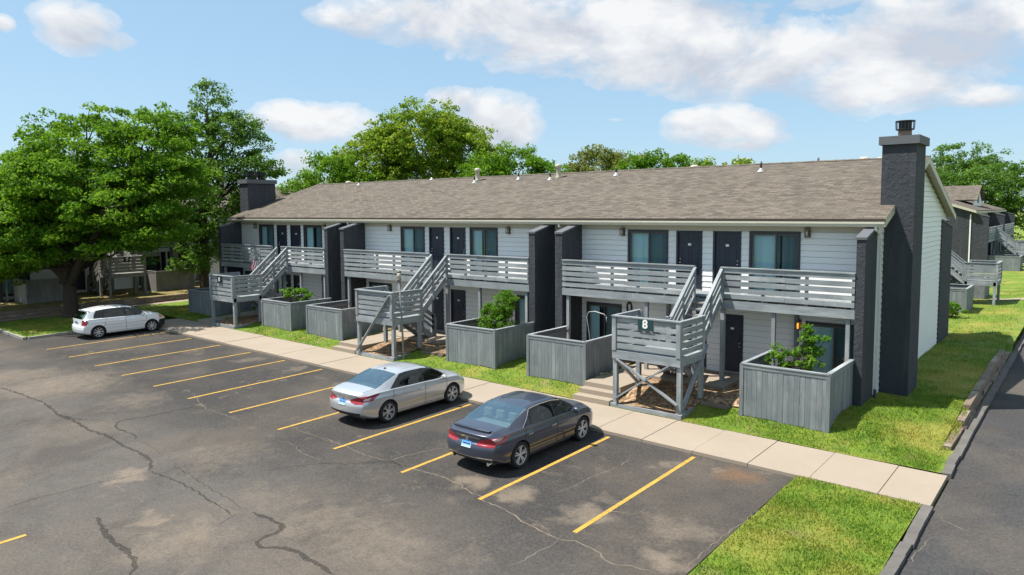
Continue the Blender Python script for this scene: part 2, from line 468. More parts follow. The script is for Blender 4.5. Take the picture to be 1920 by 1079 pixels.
def siding(mb, axis, plane, out, u0, u1, z0, z1, openings=(), umin=None, umax=None):
    """clapboards on the plane; umin/umax(z): limits that follow a gable"""
    us = sorted({u0, u1, *[v for o in openings for v in o[:2] if u0 < v < u1]})
    pitch = .203
    for a, b in zip(us[:-1], us[1:]):
        m = (a + b) / 2
        zs = [(z0, z1)]
        for ox0, ox1, oz0, oz1 in openings:
            if ox0 < m < ox1:
                nz = []
                for p, q in zs:
                    if oz0 > p: nz.append((p, min(q, oz0)))
                    if oz1 < q: nz.append((max(p, oz1), q))
                zs = [s for s in nz if s[1] - s[0] > .01]
        for p, q in zs:
            k = math.floor(p / pitch)
            while k * pitch < q - 1e-4:
                lo, hi = max(p, k * pitch), min(q, (k + 1) * pitch)
                k += 1
                if hi - lo < .005: continue
                al, bl, ah, bh = a, b, a, b
                if umin:
                    al, bl, ah, bh = max(a, umin(lo)), min(b, umax(lo)), max(a, umin(hi)), min(b, umax(hi))
                    if bl - al < .02: continue
                    bh = max(bh, ah)
                d0, d1, gv = .030, .010, min(.014, (hi - lo) * .4)
                lo2 = lo + gv
                def pt(u, d, z):
                    return (u, plane + out * d, z) if axis == 'x' else (plane + out * d, u, z)
                mb.face([pt(al, d0, lo2), pt(bl, d0, lo2), pt(bh, d1, hi), pt(ah, d1, hi)])
                mb.face([pt(al, -.02, lo2), pt(bl, -.02, lo2), pt(bl, d0, lo2), pt(al, d0, lo2)])
                mb.face([pt(al, -.02, lo), pt(bl, -.02, lo), pt(bl, -.02, lo2), pt(al, -.02, lo2)])

def add_window(root, x0, x1, z0, z1, split=.5, label=None, blind_right=True):
    m = MB()
    t = .085
    yo, yi = YW - .05, YW + .09
    m.box(x0, x0 + t, yo, yi, z0, z1); m.box(x1 - t, x1, yo, yi, z0, z1)
    m.box(x0 + t, x1 - t, yo, yi, z1 - t * 1.2, z1); m.box(x0 + t, x1 - t, yo, yi, z0, z0 + t)
    w = m.build('window', M['charcoal'], root)
    if label: w['label'] = label
    xm = x0 + (x1 - x0) * split
    s = MB()
    a, b, c, d = x0 + t, x1 - t, z0 + t, z1 - t * 1.2
    for p, q, yy in ((a, xm + .03, YW + .01), (xm - .03, b, YW + .05)):
        s.box(p, p + .05, yy - .02, yy + .02, c, d); s.box(q - .05, q, yy - .02, yy + .02, c, d)
        s.box(p + .05, q - .05, yy - .02, yy + .02, d - .05, d); s.box(p + .05, q - .05, yy - .02, yy + .02, c, c + .05)
    s.build('sash', M['sash'], w)
    g = MB()
    g.face([(a + .05, YW + .01, c + .05), (xm - .02, YW + .01, c + .05), (xm - .02, YW + .01, d - .05), (a + .05, YW + .01, d - .05)])
    g.face([(xm + .02, YW + .05, c + .05), (b - .05, YW + .05, c + .05), (b - .05, YW + .05, d - .05), (xm + .02, YW + .05, d - .05)])
    g.build('pane', M['glass'], w)
    v = MB()
    v.face([(xm + .02, YW + .03, c + .05), (b - .05, YW + .03, c + .05), (b - .05, YW + .03, d - .05), (xm + .02, YW + .03, d - .05)])
    v.build('insect_screen', M['screen'], w)
    v = MB()
    rng = random.Random(int(abs(x0) * 100))
    hole = rng.random()
    gap0 = a + (b - a) * rng.uniform(.1, .85); gap1 = gap0 + rng.choice((0, 0, .12, .3))
    u = a + .02
    lim = b - .02 if blind_right else xm - .05
    while u < lim:
        ang = rng.uniform(.15, .6)
        if gap0 < u < gap1:
            u += .085; continue
        dx, dy = .05 * math.cos(ang), .05 * math.sin(ang)
        v.face([(u - dx, YW + .15 - dy, c + .02), (u + dx, YW + .15 + dy, c + .02), (u + dx, YW + .15 + dy, d - .02), (u - dx, YW + .15 - dy, d - .02)])
        u += .085
    v.build('blind', M['blind'], w)
    return w

def add_door(root, x0, x1, z0, z1, hinge_left=True, label=None):
    m = MB()
    t = .07
    m.box(x0, x0 + t, YW - .04, YW + .1, z0, z1); m.box(x1 - t, x1, YW - .04, YW + .1, z0, z1); m.box(x0 + t, x1 - t, YW - .04, YW + .1, z1 - t, z1)
    a, b, d = x0 + t, x1 - t, z1 - t
    m.box(a, b, YW + .03, YW + .08, z0, d)
    w, h = b - a, d - z0
    for cx in (.29, .71):                        # six raised panels
        for p, q in ((.09, .36), (.42, .72), (.78, .92)):
            X0, X1, Z0, Z1 = a + w * (cx - .155), a + w * (cx + .155), z0 + h * p, z0 + h * q
            m.box(X0, X1, YW + .018, YW + .03, Z0, Z0 + .03); m.box(X0, X1, YW + .018, YW + .03, Z1 - .03, Z1)
            m.box(X0, X0 + .03, YW + .018, YW + .03, Z0 + .03, Z1 - .03); m.box(X1 - .03, X1, YW + .018, YW + .03, Z0 + .03, Z1 - .03)
    o = m.build('door', M['door'], root)
    if label: o['label'] = label
    hx = b - .07 if hinge_left else a + .07
    k = MB()
    k.tube([(hx, YW + .03, z0 + h * .46), (hx, YW - .02, z0 + h * .46)], [.022, .032], 8)
    k.tube([(hx, YW + .03, z0 + h * .52), (hx, YW + .005, z0 + h * .52)], [.028, .028], 8)
    k.build('handle', M['steel'], o, True)
    n = MB(); cx = (a + b) / 2
    n.box(cx - .06, cx + .06, YW + .006, YW + .012, z0 + h * .76, z0 + h * .80)
    n.build('number_plate', M['white'], o)
    p = MB(); p.box(x0, x1, YW - .06, YW + .1, z0 - .04, z0 + .004); p.build('threshold', M['steel'], o)
    return o

def add_lamp(root, x, z, lit=False, oval=False):
    m = MB()
    if oval:
        pts = [(x + .10 * math.cos(a), YW - .05, z + .19 * math.sin(a)) for a in [i * math.pi / 10 for i in range(21)]]
        m.tube(pts, .035, 8, cap=False)
        return m.build('oval_bracket', M['black'], root, True)
    m.box(x - .09, x + .09, YW - .05, YW + .0, z - .14, z + .2)
    m.box(x - .075, x + .075, YW - .2, YW - .05, z + .1, z + .16)
    m.box(x - .065, x - .045, YW - .19, YW - .17, z - .1, z + .1); m.box(x + .045, x + .065, YW - .19, YW - .17, z - .1, z + .1)
    m.box(x - .075, x + .075, YW - .2, YW - .05, z - .13, z - .1)
    o = m.build('wall_lamp', M['lampmetal'], root)
    g = MB(); g.lathe((x, YW - .12, z), [(.045, -.1), (.05, 0), (.045, .1)], 10)
    g.build('lamp_glass', M['lampglow'] if lit else M['lampglass'], o, True)
    return o

def wing_wall(root, x0, x1, label=None, yb=YW, front=YF, d=1):
    zf, zb = 5.74, 6.1
    y0, y1 = (front, yb) if d > 0 else (yb, front)
    def zt(y): return zf + (zb - zf) * ((y - front) / (yb - front))
    m = MB()
    m.prism([(y0, .3), (y1, .3), (y1, zt(y1)), (y0, zt(y0))], 0, x0, x1)
    w = m.build('wing_wall', M['stucco'], root, bevel=.015)
    c = MB()
    e = .035
    c.prism([(y0 - e * (d > 0), zt(y0) + .003), (y1, zt(y1) + .003), (y1, zt(y1) + .075), (y0 - e * (d > 0), zt(y0) + .075)], 0, x0 - e, x1 + e)
    c.build('cap', M['stuccocap'], w)
    return w

def chimney(root, x0, x1, y0, y1, ztop, zbot=.3, pots=1, label=None):
    m = MB()
    m.box(x0, x1, y0, y1, zbot, ztop - .26)
    o = m.build('chimney', M['stucco'], root, bevel=.02)
    if label: o['label'] = label
    c = MB(); c.box(x0 - .09, x1 + .09, y0 - .09, y1 + .09, ztop - .26, ztop); c.build('chimney_cap', M['stuccocap'], o, bevel=.012)
    cx = (x0 + x1) / 2
    ys = [y0 + .75] if pots == 1 else [y0 + .55, y0 + 1.25]
    for cy in ys:
        f = MB()
        f.lathe((cx, cy, ztop), [(.2, 0), (.2, .22), (.17, .23), (.17, .25)], 16)
        p = f.build('flue', M['rust'] if pots == 1 else M['black'], o, True)
        f = MB()
        f.lathe((cx, cy, ztop), [(.27, .24), (.27, .27)], 18); f.lathe((cx, cy, ztop), [(.29, .50), (.29, .53)], 18)
        for k in range(18):
            a = 2 * math.pi * k / 18
            f.beam((cx + .265 * math.cos(a), cy + .265 * math.sin(a), ztop + .27), (cx + .275 * math.cos(a), cy + .275 * math.sin(a), ztop + .50), .02, .02, (1, 0, 0))
        f.lathe((cx, cy, ztop), [(.19, .27), (.19, .5)], 14)
        f.build('flue_cap', M['black'], o)
    return o

def slat_run(m, x0, x1, y, zs, th=.04, joints=()):
    for a, b in zs:
        xs = [x0, *[j + random.uniform(-.05, .05) for j in joints if x0 + .3 < j < x1 - .3], x1]
        for p, q in zip(xs[:-1], xs[1:]):
            s = random.uniform(-.006, .006)
            m.box(p + .003, q - .003, y - th / 2 + random.uniform(-.004, .004), y + th / 2, a + s, b + s)

RAILZ = [(3.685, 3.83), (3.90, 4.045), (4.11, 4.265), (4.315, 4.47), (4.54, 4.70)]
def add_balcony(root, xa, xb, g0, g1):
    """deck between two wing walls, with the stair opening g0..g1"""
    m = MB()
    n = int((xb - xa) / .145)
    for i in range(n):                                 # deck boards
        a = xa + (xb - xa) * i / n
        m.box(a, a + (xb - xa) / n - .008, YF + .06, YW - .03, DZ - .04, DZ - random.uniform(0, .004))
    for xx in np.arange(xa + .3, xb - .1, .6):
        m.box(xx, xx + .04, YF + .08, YW - .03, DZ - .24, DZ - .045)
    m.box(xa, xb, YW - .03, YW - .006, DZ - .26, DZ - .05)
    x = xa
    while x < xb - .01:                                # rim joist in lengths
        e = min(xb, x + random.uniform(2.8, 3.9))
        if xb - e < .8: e = xb
        m.box(x + .002, e - .002, YF, YF + .05, 3.335, 3.615)
        x = e
    b = m.build('balcony', M['wood'], root)
    for p, q in ((xa + .01, g0), (g1, xb - .01)):
        r = MB()
        slat_run(r, p, q, YF - .0, RAILZ, joints=[p + (q - p) * .5 + random.uniform(-.6, .6)])
        r.box(p, q, YF - .055, YF + .085, 4.703, 4.74)
        nn = max(3, int((q - p) / 1.1) + 1)
        for i in range(nn):
            xx = p + .05 + (q - p - .1) * i / (nn - 1)
            r.box(xx - .045, xx + .045, YF + .022, YF + .11, 3.62, 4.70)
        r.build('railing', M['wood'], b)
    for xx in (g0 - .03, g1 + .06):
        r = MB(); r.box(xx - .07, xx + .07, YF - .075, YF + .055 - .07, 3.3, 4.70) if False else r.box(xx - .07, xx + .07, YF + .055, YF + .19, FZ - .3, 3.6)
        r.build('post', M['wood'], b)
    for xx in (xa + .22, (xa + g0) / 2 + .9, g1 + (xb - g1) * .42, xb - .2):
        r = MB(); r.box(xx - .06, xx + .06, YF + .06, YF + .18, FZ - .35, 3.45); r.build('post', M['wood'], b)
    for xx in ((xa + g0) / 2 + 1.15, g1 + (xb - g1) * .5):
        r = MB(); r.box(xx - .06, xx + .06, YW - .16, YW - .04, FZ - .1, 3.45); r.build('post', M['fence'], b)
    return b

BAYS = dict(
    right=dict(L=-16.44, Rr=-5.65, g=(-10.83, -9.89), up=[('w', -14.29, -12.56), ('d', -12.23, -11.20), ('d', -10.79, -9.75), ('w', -9.46, -7.73)],
               lamps=[(-14.50, 5.80), (-7.50, 5.86)], lo=[('w', -16.2, -14.55), ('d', -11.9, -10.98), ('d', -10.45, -9.62), ('w', -7.5, -5.72)], ovals=[-14.2], lit=-7.72),
    mid=dict(L=-30.26, Rr=-18.11, g=(-23.94, -22.97), up=[('w', -27.44, -25.70), ('d', -25.39, -24.37), ('d', -23.98, -22.96), ('w', -22.68, -20.98)],
             lamps=[(-28.21, 5.80), (-20.32, 5.78)], lo=[('w', -30.0, -28.2), ('d', -25.4, -24.45), ('d', -23.98, -23.0), ('w', -20.0, -18.25)], ovals=[], lit=None),
    left=dict(L=-42.55, Rr=-31.90, g=(-36.95, -36.0), up=[('w', -40.5, -38.87), ('d', -38.55, -37.5), ('d', -37.13, -36.1), ('w', -35.8, -34.05)],
              lamps=[(-40.82, 5.80), (-33.72, 5.80)], lo=[('w', -42.3, -40.6), ('d', -38.2, -37.25), ('d', -36.95, -36.05), ('w', -33.6, -32.0)], ovals=[-34.04], lit=None))
WINGS = [(-42.9, -42.55), (-31.9, -31.64), (-30.56, -30.26), (-18.11, -17.8), (-16.75, -16.44), (-5.65, -5.40)]

def apartment(ref, loc, rz, label, bays, chim=('l', 'r'), vents=(), group='apartment buildings round the parking lot', gable='siding'):
    root = thing('apartment_building', loc, label, 'building', group, rz)
    ORG[root] = Vector(ref)
    bs = [BAYS[b] for b in bays]
    XL, XR = min(b['L'] for b in bs) - .34, max(b['Rr'] for b in bs) + .24
    wings = [w for w in WINGS if XL - .1 < w[0] < XR]
    # walls
    m = MB()
    ops = []
    for b in bs:
        for k, x0, x1 in b['up']: ops.append((x0, x1, DZ - .01, 5.92))
        for k, x0, x1 in b['lo']: ops.append((x0, x1, FZ - .01, 2.94))
    siding(m, 'x', YW, -1, XL + .02, XR - .02, .45, 5.98, ops)
    for side, xp in ((-1, XL), (1, XR)):
        if gable == 'stucco':
            gm = MB(); gm.prism([(YW + .02, .3), (YB, .3), (YB, roofz(YB) - .05), (RY, RZ - .05), (YW + .02, roofz(YW) - .05)], 0, xp - .02, xp + .02); gm.build('gable_wall', M['stucco'], root)
        else: siding(m, 'y', xp, side, YW + .02, YB, .35, RZ - .1, (), lambda z: EY + max(0, (z + .16 - EZ) / SL), lambda z: BY - max(0, (z + .16 - EZ) / SL))
        m.box(xp - .01, xp + .035 * side, YW - .03, YW + .08, .45, 5.98)
    siding(m, 'x', YB, 1, XL, XR, .45, 6.0, ())
    m.build('wall', M['siding'], root)
    m = MB(); m.box(XL + .03, XR - .03, YW + .3, YB - .02, .3, 6.05); m.build('interior', M['core'], root)
    m = MB()
    m.box(XL, XR, YW - .045, YW - .028, 5.90, 6.10)
    m.build('frieze_board', M['cream'], root)
    m = MB(); m.box(XL - .02, XR + .02, YW - .05, YB, .2, .44); m.build('foundation', M['kerb'], root)
    for b in bs:
        for k, x0, x1 in b['up']:
            if k == 'w': add_window(root, x0, x1, DZ, 5.92, .52)
            else: add_door(root, x0, x1, DZ + .04, 5.92, hinge_left=x0 > b['up'][1][1])
        for k, x0, x1 in b['lo']:
            if k == 'w': add_window(root, x0, x1, FZ, 2.94, .5)
            else: add_door(root, x0, x1, FZ + .04, 2.94, hinge_left=x0 > b['lo'][1][1])
        for x, z in b['lamps']: add_lamp(root, x, z)
        for x in b['ovals']: add_lamp(root, x, 2.86, oval=True)
        if b['lit']: add_lamp(root, b['lit'], 2.78, lit=True)
        add_balcony(root, b['L'], b['Rr'], *b['g'])
    for x0, x1 in wings: wing_wall(root, x0, x1)
    wing_wall(root, XR - .25, XR + .06, yb=YB - 1.3, front=YB + 1.45, d=-1)
    # roof
    ox = .32
    m = MB()
    th = .10
    x0, x1 = XL - ox, XR + ox
    ya, yb = EY - .06, BY + .06
    nx = 40
    rng = random.Random(3)
    def surf(y_a, y_b):
        ny = 5
        L = math.hypot(y_b - y_a, roofz(y_b) - roofz(y_a))
        for i in range(nx):
            for j in range(ny):
                u0, u1 = x0 + (x1 - x0) * i / nx, x0 + (x1 - x0) * (i + 1) / nx
                s0, s1 = j / ny, (j + 1) / ny
                def P(u, s):
                    y = y_a + (y_b - y_a) * s
                    return (u, y, roofz(y) + th + sag(u, s))
                m.face([P(u0, s0), P(u1, s0), P(u1, s1), P(u0, s1)], [(u0, L * s0), (u1, L * s0), (u1, L * s1), (u0, L * s1)])
    def sag(u, s): return .018 * math.sin(u * .9 + 1.3) * math.sin(math.pi * s) + .012 * math.sin(u * 2.3) * math.sin(math.pi * s)
    surf(ya, RY); surf(yb, RY)
    m.face([(x0, ya, roofz(ya) + .02), (x1, ya, roofz(ya) + .02), (x1, ya, roofz(ya) + th), (x0, ya, roofz(ya) + th)])
    m.face([(x0, yb, roofz(yb) + .02), (x1, yb, roofz(yb) + .02), (x1, yb, roofz(yb) + th), (x0, yb, roofz(yb) + th)])
    n = int((x1 - x0) / .3)
    roof = m.build('roof', M['shingle'], root)
    m = MB()                                           # ridge caps
    for i in range(n):
        a = x0 + i * .3; e = a + .33; z = RZ + th
        dz = random.uniform(.0, .006)
        m.face([(a, RY - .15, z - .036 + dz), (e, RY - .15, z - .036 + dz), (e, RY, z + .024 + dz), (a, RY, z + .014 + dz)], [(a, 0), (e, 0), (e, .14), (a, .14)])
        m.face([(a, RY + .15, z - .036 + dz), (e, RY + .15, z - .036 + dz), (e, RY, z + .024 + dz), (a, RY, z + .014 + dz)], [(a, 0), (e, 0), (e, .14), (a, .14)])
    m.build('ridge_cap', M['shingle'], roof)
    m = MB()                                           # soffits and rake boards
    m.face([(x0 + .02, EY - .02, 6.10), (x1 - .02, EY - .02, 6.10), (x1 - .02, YW, 6.10), (x0 + .02, YW, 6.10)])
    for xa, xb in ((x0, x0 + .03), (x1 - .03, x1)):
        for y_a, y_b in ((EY, RY), (RY, BY)):
            m.prism([(y_a, roofz(y_a) - .16), (y_b, roofz(y_b) - .16), (y_b, roofz(y_b) + .085), (y_a, roofz(y_a) + .085)], 0, xa, xb)
        w0, w1 = (xb, XL + .03) if xa == x0 else (XR - .03, xa)
        for y_a, y_b in ((EY, RY), (RY, BY)):
            m.face([(w0, y_a, roofz(y_a) - .03), (w1, y_a, roofz(y_a) - .03), (w1, y_b, roofz(y_b) - .03), (w0, y_b, roofz(y_b) - .03)])
    m.build('rake_board', M['cream'], root)
    m = MB()                                           # gutter: an open box profile
    g0, g1 = EY - .13, EY - .005
    m.prism([(g0, 6.19), (g0 + .03, 6.10), (g1, 6.10), (g1, 6.27), (g1 - .012, 6.27), (g1 - .012, 6.112), (g0 + .035, 6.112), (g0 + .012, 6.19), (g0 + .012, 6.26), (g0 - .008, 6.26), (g0 - .008, 6.20)], 0, x0 + .01, x1 - .01)
    m.build('gutter', M['gutter'], root)
    dss = [XR + .06] + [(-31.1) if -31.1 > XL and -31.1 < XR else None, (-17.25) if XL < -17.25 < XR else None]
    for i, xx in enumerate(dss):
        if xx is None: continue
        m = MB()
        yy = YW + .06 if i == 0 else YW - .08
        m.tube([(xx, EY - .06, 6.10), (xx, EY - .06, 6.02), (xx, yy - .03, 5.86), (xx, yy - .03, 5.7)], .045, 6)
        m.box(xx - .05, xx + .05, yy - .07, yy + .01, .95, 5.75)
        d = m.build('downspout', M['down'], root)
        m = MB(); m.tube([(xx, yy - .03, .96), (xx, yy - .04, .78), (xx + .1, yy - .3, .68)], .055, 8); m.build('spout_elbow', M['black'], d, True)
    # chimneys and vents
    if 'r' in chim: chimney(root, -5.52 + XR + 5.41, -4.55 + XR + 5.41, 25.28, 26.75, 8.93, label='tall dark stucco chimney with caged flue on the near gable end' if ref == loc else None)
    if 'l' in chim: chimney(root, XL - 1.05, XL - .08, 25.28, 27.3, 8.80, pots=2)
    for kind, x, y in vents:
        z = roofz(y) + th
        m = MB()
        if kind == 'tall':
            m.lathe((x, y, z - .12), [(.19, 0), (.13, .2), (.115, .24), (.115, .62), (.16, .66), (.17, .70), (.17, .80), (.06, .84)], 16)
            m.build('vent_stack', M['pipe'], roof, True)
        elif kind == 'cap':
            m.lathe((x, y, z - .2), [(.12, 0), (.12, .32), (.2, .34), (.21, .46), (.12, .52)], 16)
            m.build('vent_cap', M['pipe'], roof, True)
        else:
            m.lathe((x, y, z - .05), [(.17, 0), (.16, .06), (.055, .16), (.05, .2)], 12)
            p = m.build('vent_pipe', M['zinc'], roof, True)
            m = MB(); m.lathe((x, y, z), [(.04, .1), (.04, .42)], 10); m.build('vent_tip', M['black'], p, True)
    return root

M['stuccocap'] = simple('grey_stucco_cap', (.105, .11, .12), .75, var=.2)
t = NT('insect_screen_mesh')
tr = t.n('ShaderNodeBsdfTransparent'); tr.inputs[0].default_value = (.55, .55, .56, 1)
M['screen'] = t.done(tr.outputs[0])
M['sash'] = simple('bronze_sash', (.10, .095, .085), .4)
M['rust'] = simple('rusty_flue', (.22, .15, .11), .6, var=.35)
M['lampmetal'] = simple('tan_lamp_metal', (.16, .13, .09), .4)
M['lampglass'] = simple('frosted_lamp_glass', (.6, .55, .42), .25)
t = NT('glowing_lamp_glass')
em = t.n('ShaderNodeEmission'); em.inputs[0].default_value = (1, .36, .04, 1); em.inputs[1].default_value = 1.0
M['lampglow'] = t.done(em.outputs[0])

B1 = (-24.15, 24.5, .7)
VENTS = [('tall', -27.1, 29.97), ('tall', -21.5, 29.9), ('pipe', -37.7, 30.12), ('pipe', -31.4, 30.6), ('pipe', -27.0, 29.6), ('pipe', -24.1, 29.9), ('pipe', -21.8, 29.6), ('pipe', -18.1, 29.9),
         ('pipe', -11.0, 29.6), ('cap', -40.3, 31.3), ('cap', -32.6, 31.6), ('cap', -14.8, 31.4), ('cap', -7.5, 31.4), ('cap', -6.9, 31.5), ('pipe', -9.3, 31.5)]
apartment(B1, B1, 0, 'long two-storey apartment building with white siding and dark stucco wing walls behind the parked cars', ('left', 'mid', 'right'), vents=VENTS)

def T9(p): return (-53.8 - (p[1] - 23.1), p[0] + 57.0, p[2] + .45)
def T2(p): return (-8.2 - (p[1] - 23.1), p[0] + 89.0, p[2])
def T3(p): return (-8.2 - (p[1] - 23.1), p[0] + 110.5, p[2])
r9 = (-30, 24.5, .7)
apartment(r9, T9(r9), R(90), 'shaded apartment building behind the big trees at the left edge', ('left', 'mid', 'right'), vents=[('pipe', -30, 30), ('pipe', -24, 29.9)])
r2 = (-37, 24.5, .7)
apartment(r2, T2(r2), R(90), 'dark stucco apartment building just past the near gable end, with grey outside stairs', ('left',), chim=(), gable='stucco')
r3 = (-25, 24.5, .7)
apartment(r3, T3(r3), R(90), 'farthest apartment building on the right, in front of the distant trees', ('mid', 'right'), chim=(), gable='stucco')

b3 = bpy.data.objects['apartment_building.003']
m = MB()
cx, hw, yf_, yb_, zr, ze_ = -18.5, 2.9, 25.4, 31.2, 9.0, 7.55
for s_ in (-1, 1):
    m.face([(cx, yf_ - .3, zr), (cx, yb_, zr), (cx + s_ * (hw + .3), yb_, ze_ - .12), (cx + s_ * (hw + .3), yf_ - .3, ze_ - .12)], [(0, 0), (6, 0), (6, 3), (0, 3)])
    m.face([(cx, yf_ - .3, zr - .1), (cx, yb_, zr - .1), (cx + s_ * (hw + .3), yb_, ze_ - .22), (cx + s_ * (hw + .3), yf_ - .3, ze_ - .22)], [(0, 0), (6, 0), (6, 3), (0, 3)])
dm = m.build('dormer_roof', M['shingle'], b3)
m = MB(); m.prism([(cx - hw, 6.3), (cx + hw, 6.3), (cx + hw, ze_ - .15), (cx, zr - .12), (cx - hw, ze_ - .15)], 1, yf_, yf_ + .12); m.build('dormer_wall', M['siding'], dm)
m = MB(); m.box(cx - .5, cx + .5, yf_ - .03, yf_ - .002, 7.1, 8.1); m.build('dormer_window', M['charcoal'], dm)
# ------------------------------------------------------------------ outside stairs
PX0, PX1, PY0, PY1, PZ = -12.0, -9.62, 19.62, 21.35, 2.20
PRAIL = [(2.27, 2.43), (2.49, 2.645), (2.71, 2.86), (2.925, 3.07), (3.14, 3.28)]
def staircase(ref, loc, rz, label, zg, brace='none', group='outside wooden staircases', mat='wood', up_x=(-10.80, -9.84), low=(-11.92, -10.94)):
    """authored for the right-hand bay of the main building; zg = ground height under the front posts in those coordinates"""
    root = thing('staircase', loc, label, 'staircase', group, rz)
    ORG[root] = Vector(ref)
    W = M[mat]
    m = MB()
    m.box(PX0, PX1, PY0 - .0, PY0 + .05, 1.93, 2.20); m.box(PX0, PX1, PY1 - .05, PY1, 1.93, 2.155)
    m.box(PX0, PX0 + .05, PY0 + .05, PY1 - .05, 1.93, 2.20); m.box(PX1 - .05, PX1, PY0 + .05, PY1 - .05, 1.93, 2.20)
    n = 12
    for i in range(n):
        a = PY0 + .055 + (PY1 - PY0 - .06) * i / n
        m.box(PX0 + .055, PX1 - .055, a, a + (PY1 - PY0 - .06) / n - .008, 2.16, 2.198)
    m.build('platform', W, root)
    s = .07
    for xx, yy in ((PX0 + s, PY0 - .0), (PX1 - s, PY0 - .0)):
        m = MB(); m.box(xx - s, xx + s, yy - .022 - 2 * s + .06, yy - .022 + .04, 2.22, 3.28) if False else m.box(xx - s, xx + s, yy + .055, yy + .055 + 2 * s, zg - .05, 2.155)
        m.box(xx - s, xx + s, yy - .02, yy + .055 + s, 2.203, 3.285)
        m.build('post', W, root)
    for xx in (PX0 + s, PX1 - s):
        m = MB(); m.box(xx - s, xx + s, PY1 - .055 - 2 * s, PY1 - .055, zg + .1, 2.155); m.box(xx - s, xx + s, PY1 - .055 - s, PY1 + .02, 2.203, 3.285)
        m.build('post', W, root)
    # rails of the platform: front, left, right
    m = MB(); slat_run(m, PX0 + .145, PX1 - .145, PY0 + .03, PRAIL); m.box(PX0 - .02, PX1 + .02, PY0 - .04, PY0 + .14, 3.287, 3.325); m.build('railing', W, root)
    for xx in (PX0 + .03, PX1 - .03):
        m = MB()
        for a, b in PRAIL: m.box(xx - .02, xx + .02, PY0 + .13, PY1 - .13, a, b)
        m.box(xx - .06, xx + .06, PY0 + .142, PY1 + .02, 3.287, 3.325)
        m.build('railing', W, root)
    # upper flight
    x0, x1 = up_x
    ya, yb = PY1 - .02, YF - .04
    rise, run = DZ - PZ, yb - ya
    def flight(xa, xb, y0, z0, y1, z1, n, name):
        L = (Vector((0, y1, z1)) - Vector((0, y0, z0)))
        for xx in (xa + .025, xb - .025):
            m = MB(); m.beam((xx, y0, z0 - .11), (xx, y1, z1 - .11), .05, .26); m.build('stringer', W, root)
        for i in range(1, n):
            f = i / n
            yc, zc = y0 + (y1 - y0) * f, z0 + (z1 - z0) * f
            m = MB(); d = .155 if y1 > y0 else -.155
            m.box(xa + .052, xb - .052, yc - .145, yc + .12, zc - .045, zc)
            m.build('tread', M['treadwood'], root)
        for xx, sgn in ((xa - .0, -1), (xb + .0, 1)):
            m = MB()
            for hgt, hh in ((.34, .12), (.60, .12), (.86, .14)):
                m.beam((xx, y0 - .02, z0 + hgt), (xx, y1 + .02, z1 + hgt), .04, hh)
            m.beam((xx, y0 - .02, z0 + .96), (xx, y1 + .02, z1 + .96), .11, .04)
            for f in (.0, .5, 1.0):
                yc, zc = y0 + (y1 - y0) * f, z0 + (z1 - z0) * f
                m.box(xx - .07 * (sgn < 0) - .022 * (sgn > 0), xx + .07 * (sgn > 0) + .022 * (sgn < 0), yc - .045, yc + .045, zc - .2, zc + .9)
            m.build('stair_rail', W, root)
    flight(x0, x1, ya, PZ, yb, DZ, 8, 'upper')
    # lower flight, down towards the house
    flight(low[0], low[1], PY1 - .02, PZ, YF + .25, FZ + .0, 8, 'lower')
    # sill and braces
    m = MB()
    m.box(PX0 - .05, PX1 + .05, PY0 - .02, PY0 + .05, zg - .02, zg + .17); m.box(PX1 - .04, PX1 + .05, PY0 + .055, PY1 + .3, zg + .02, zg + .2)
    m.build('sill', W, root)
    def brace_(a, b):
        m = MB(); m.beam(a, b, .045, .13, (0, 1, 0) if abs(a[0] - b[0]) > .3 else (1, 0, 0)); m.build('brace', W, root)
    yb_ = PY0 + .03
    if brace == 'cross':
        brace_((PX0 + .16, yb_, 1.93), (PX1 - .1, yb_ + .0, zg + .45))
        brace_((PX0 + .1, yb_ - .05, zg + .32), (PX1 - .35, yb_ - .05, 1.95))
        brace_((PX0 + .07, PY0 + .2, 1.85), (PX0 + .07, PY1 - .1, zg + .5))
        brace_((PX1 - .05, PY0 + .1, zg + .1), (PX1 - .05 + .02, PY1 + .2, 2.35))
        brace_((PX0 + .3, PY1 - .05, zg + .7), (PX1 - .3, PY1 - .05, 1.9))
    elif brace == 'diag':
        brace_((PX0 + .1, PY0 - .045, zg + .25), (PX1 - .1, PY0 - .045, 3.2))
    return root
M['treadwood'] = wood('worn_tread_wood', (.20, .19, .175), (.33, .31, .285), (.42, .39, .35))
sref = (-10.8, 20.5, .3)
def st(dx, dz, label, zg, brace, **k): return staircase(sref, (sref[0] + dx, sref[1], sref[2] + dz), 0, label, zg, brace, **k)
st(0, 0, 'grey wooden staircase with crossed braces under its platform, behind the dark sedan', .30, 'cross')
st(-12.98, 0, 'grey wooden staircase with one long diagonal board across its front, beside the lamp post', .42, 'diag')
st(-25.55, 0, 'grey wooden staircase without braces, near the left end of the long building', .52, 'none')
def T(f, p): return f(p)
def st_far(f, dx, label, **k):
    p = f((sref[0] + dx, sref[1], sref[2]))
    return staircase(sref, p, R(90), label, .45, 'none', **k)
st_far(T9, -25.55, 'shaded wooden staircase behind the big tree trunk at the left', mat='wood2')
st_far(T2, -25.55, 'grey staircase of the building just past the near gable end, beside a round bush', up_x=(-11.86, -10.9), low=(-10.76, -9.78))
st_far(T3, -12.98, 'distant grey staircase in front of the farthest building', up_x=(-11.86, -10.9), low=(-10.76, -9.78))

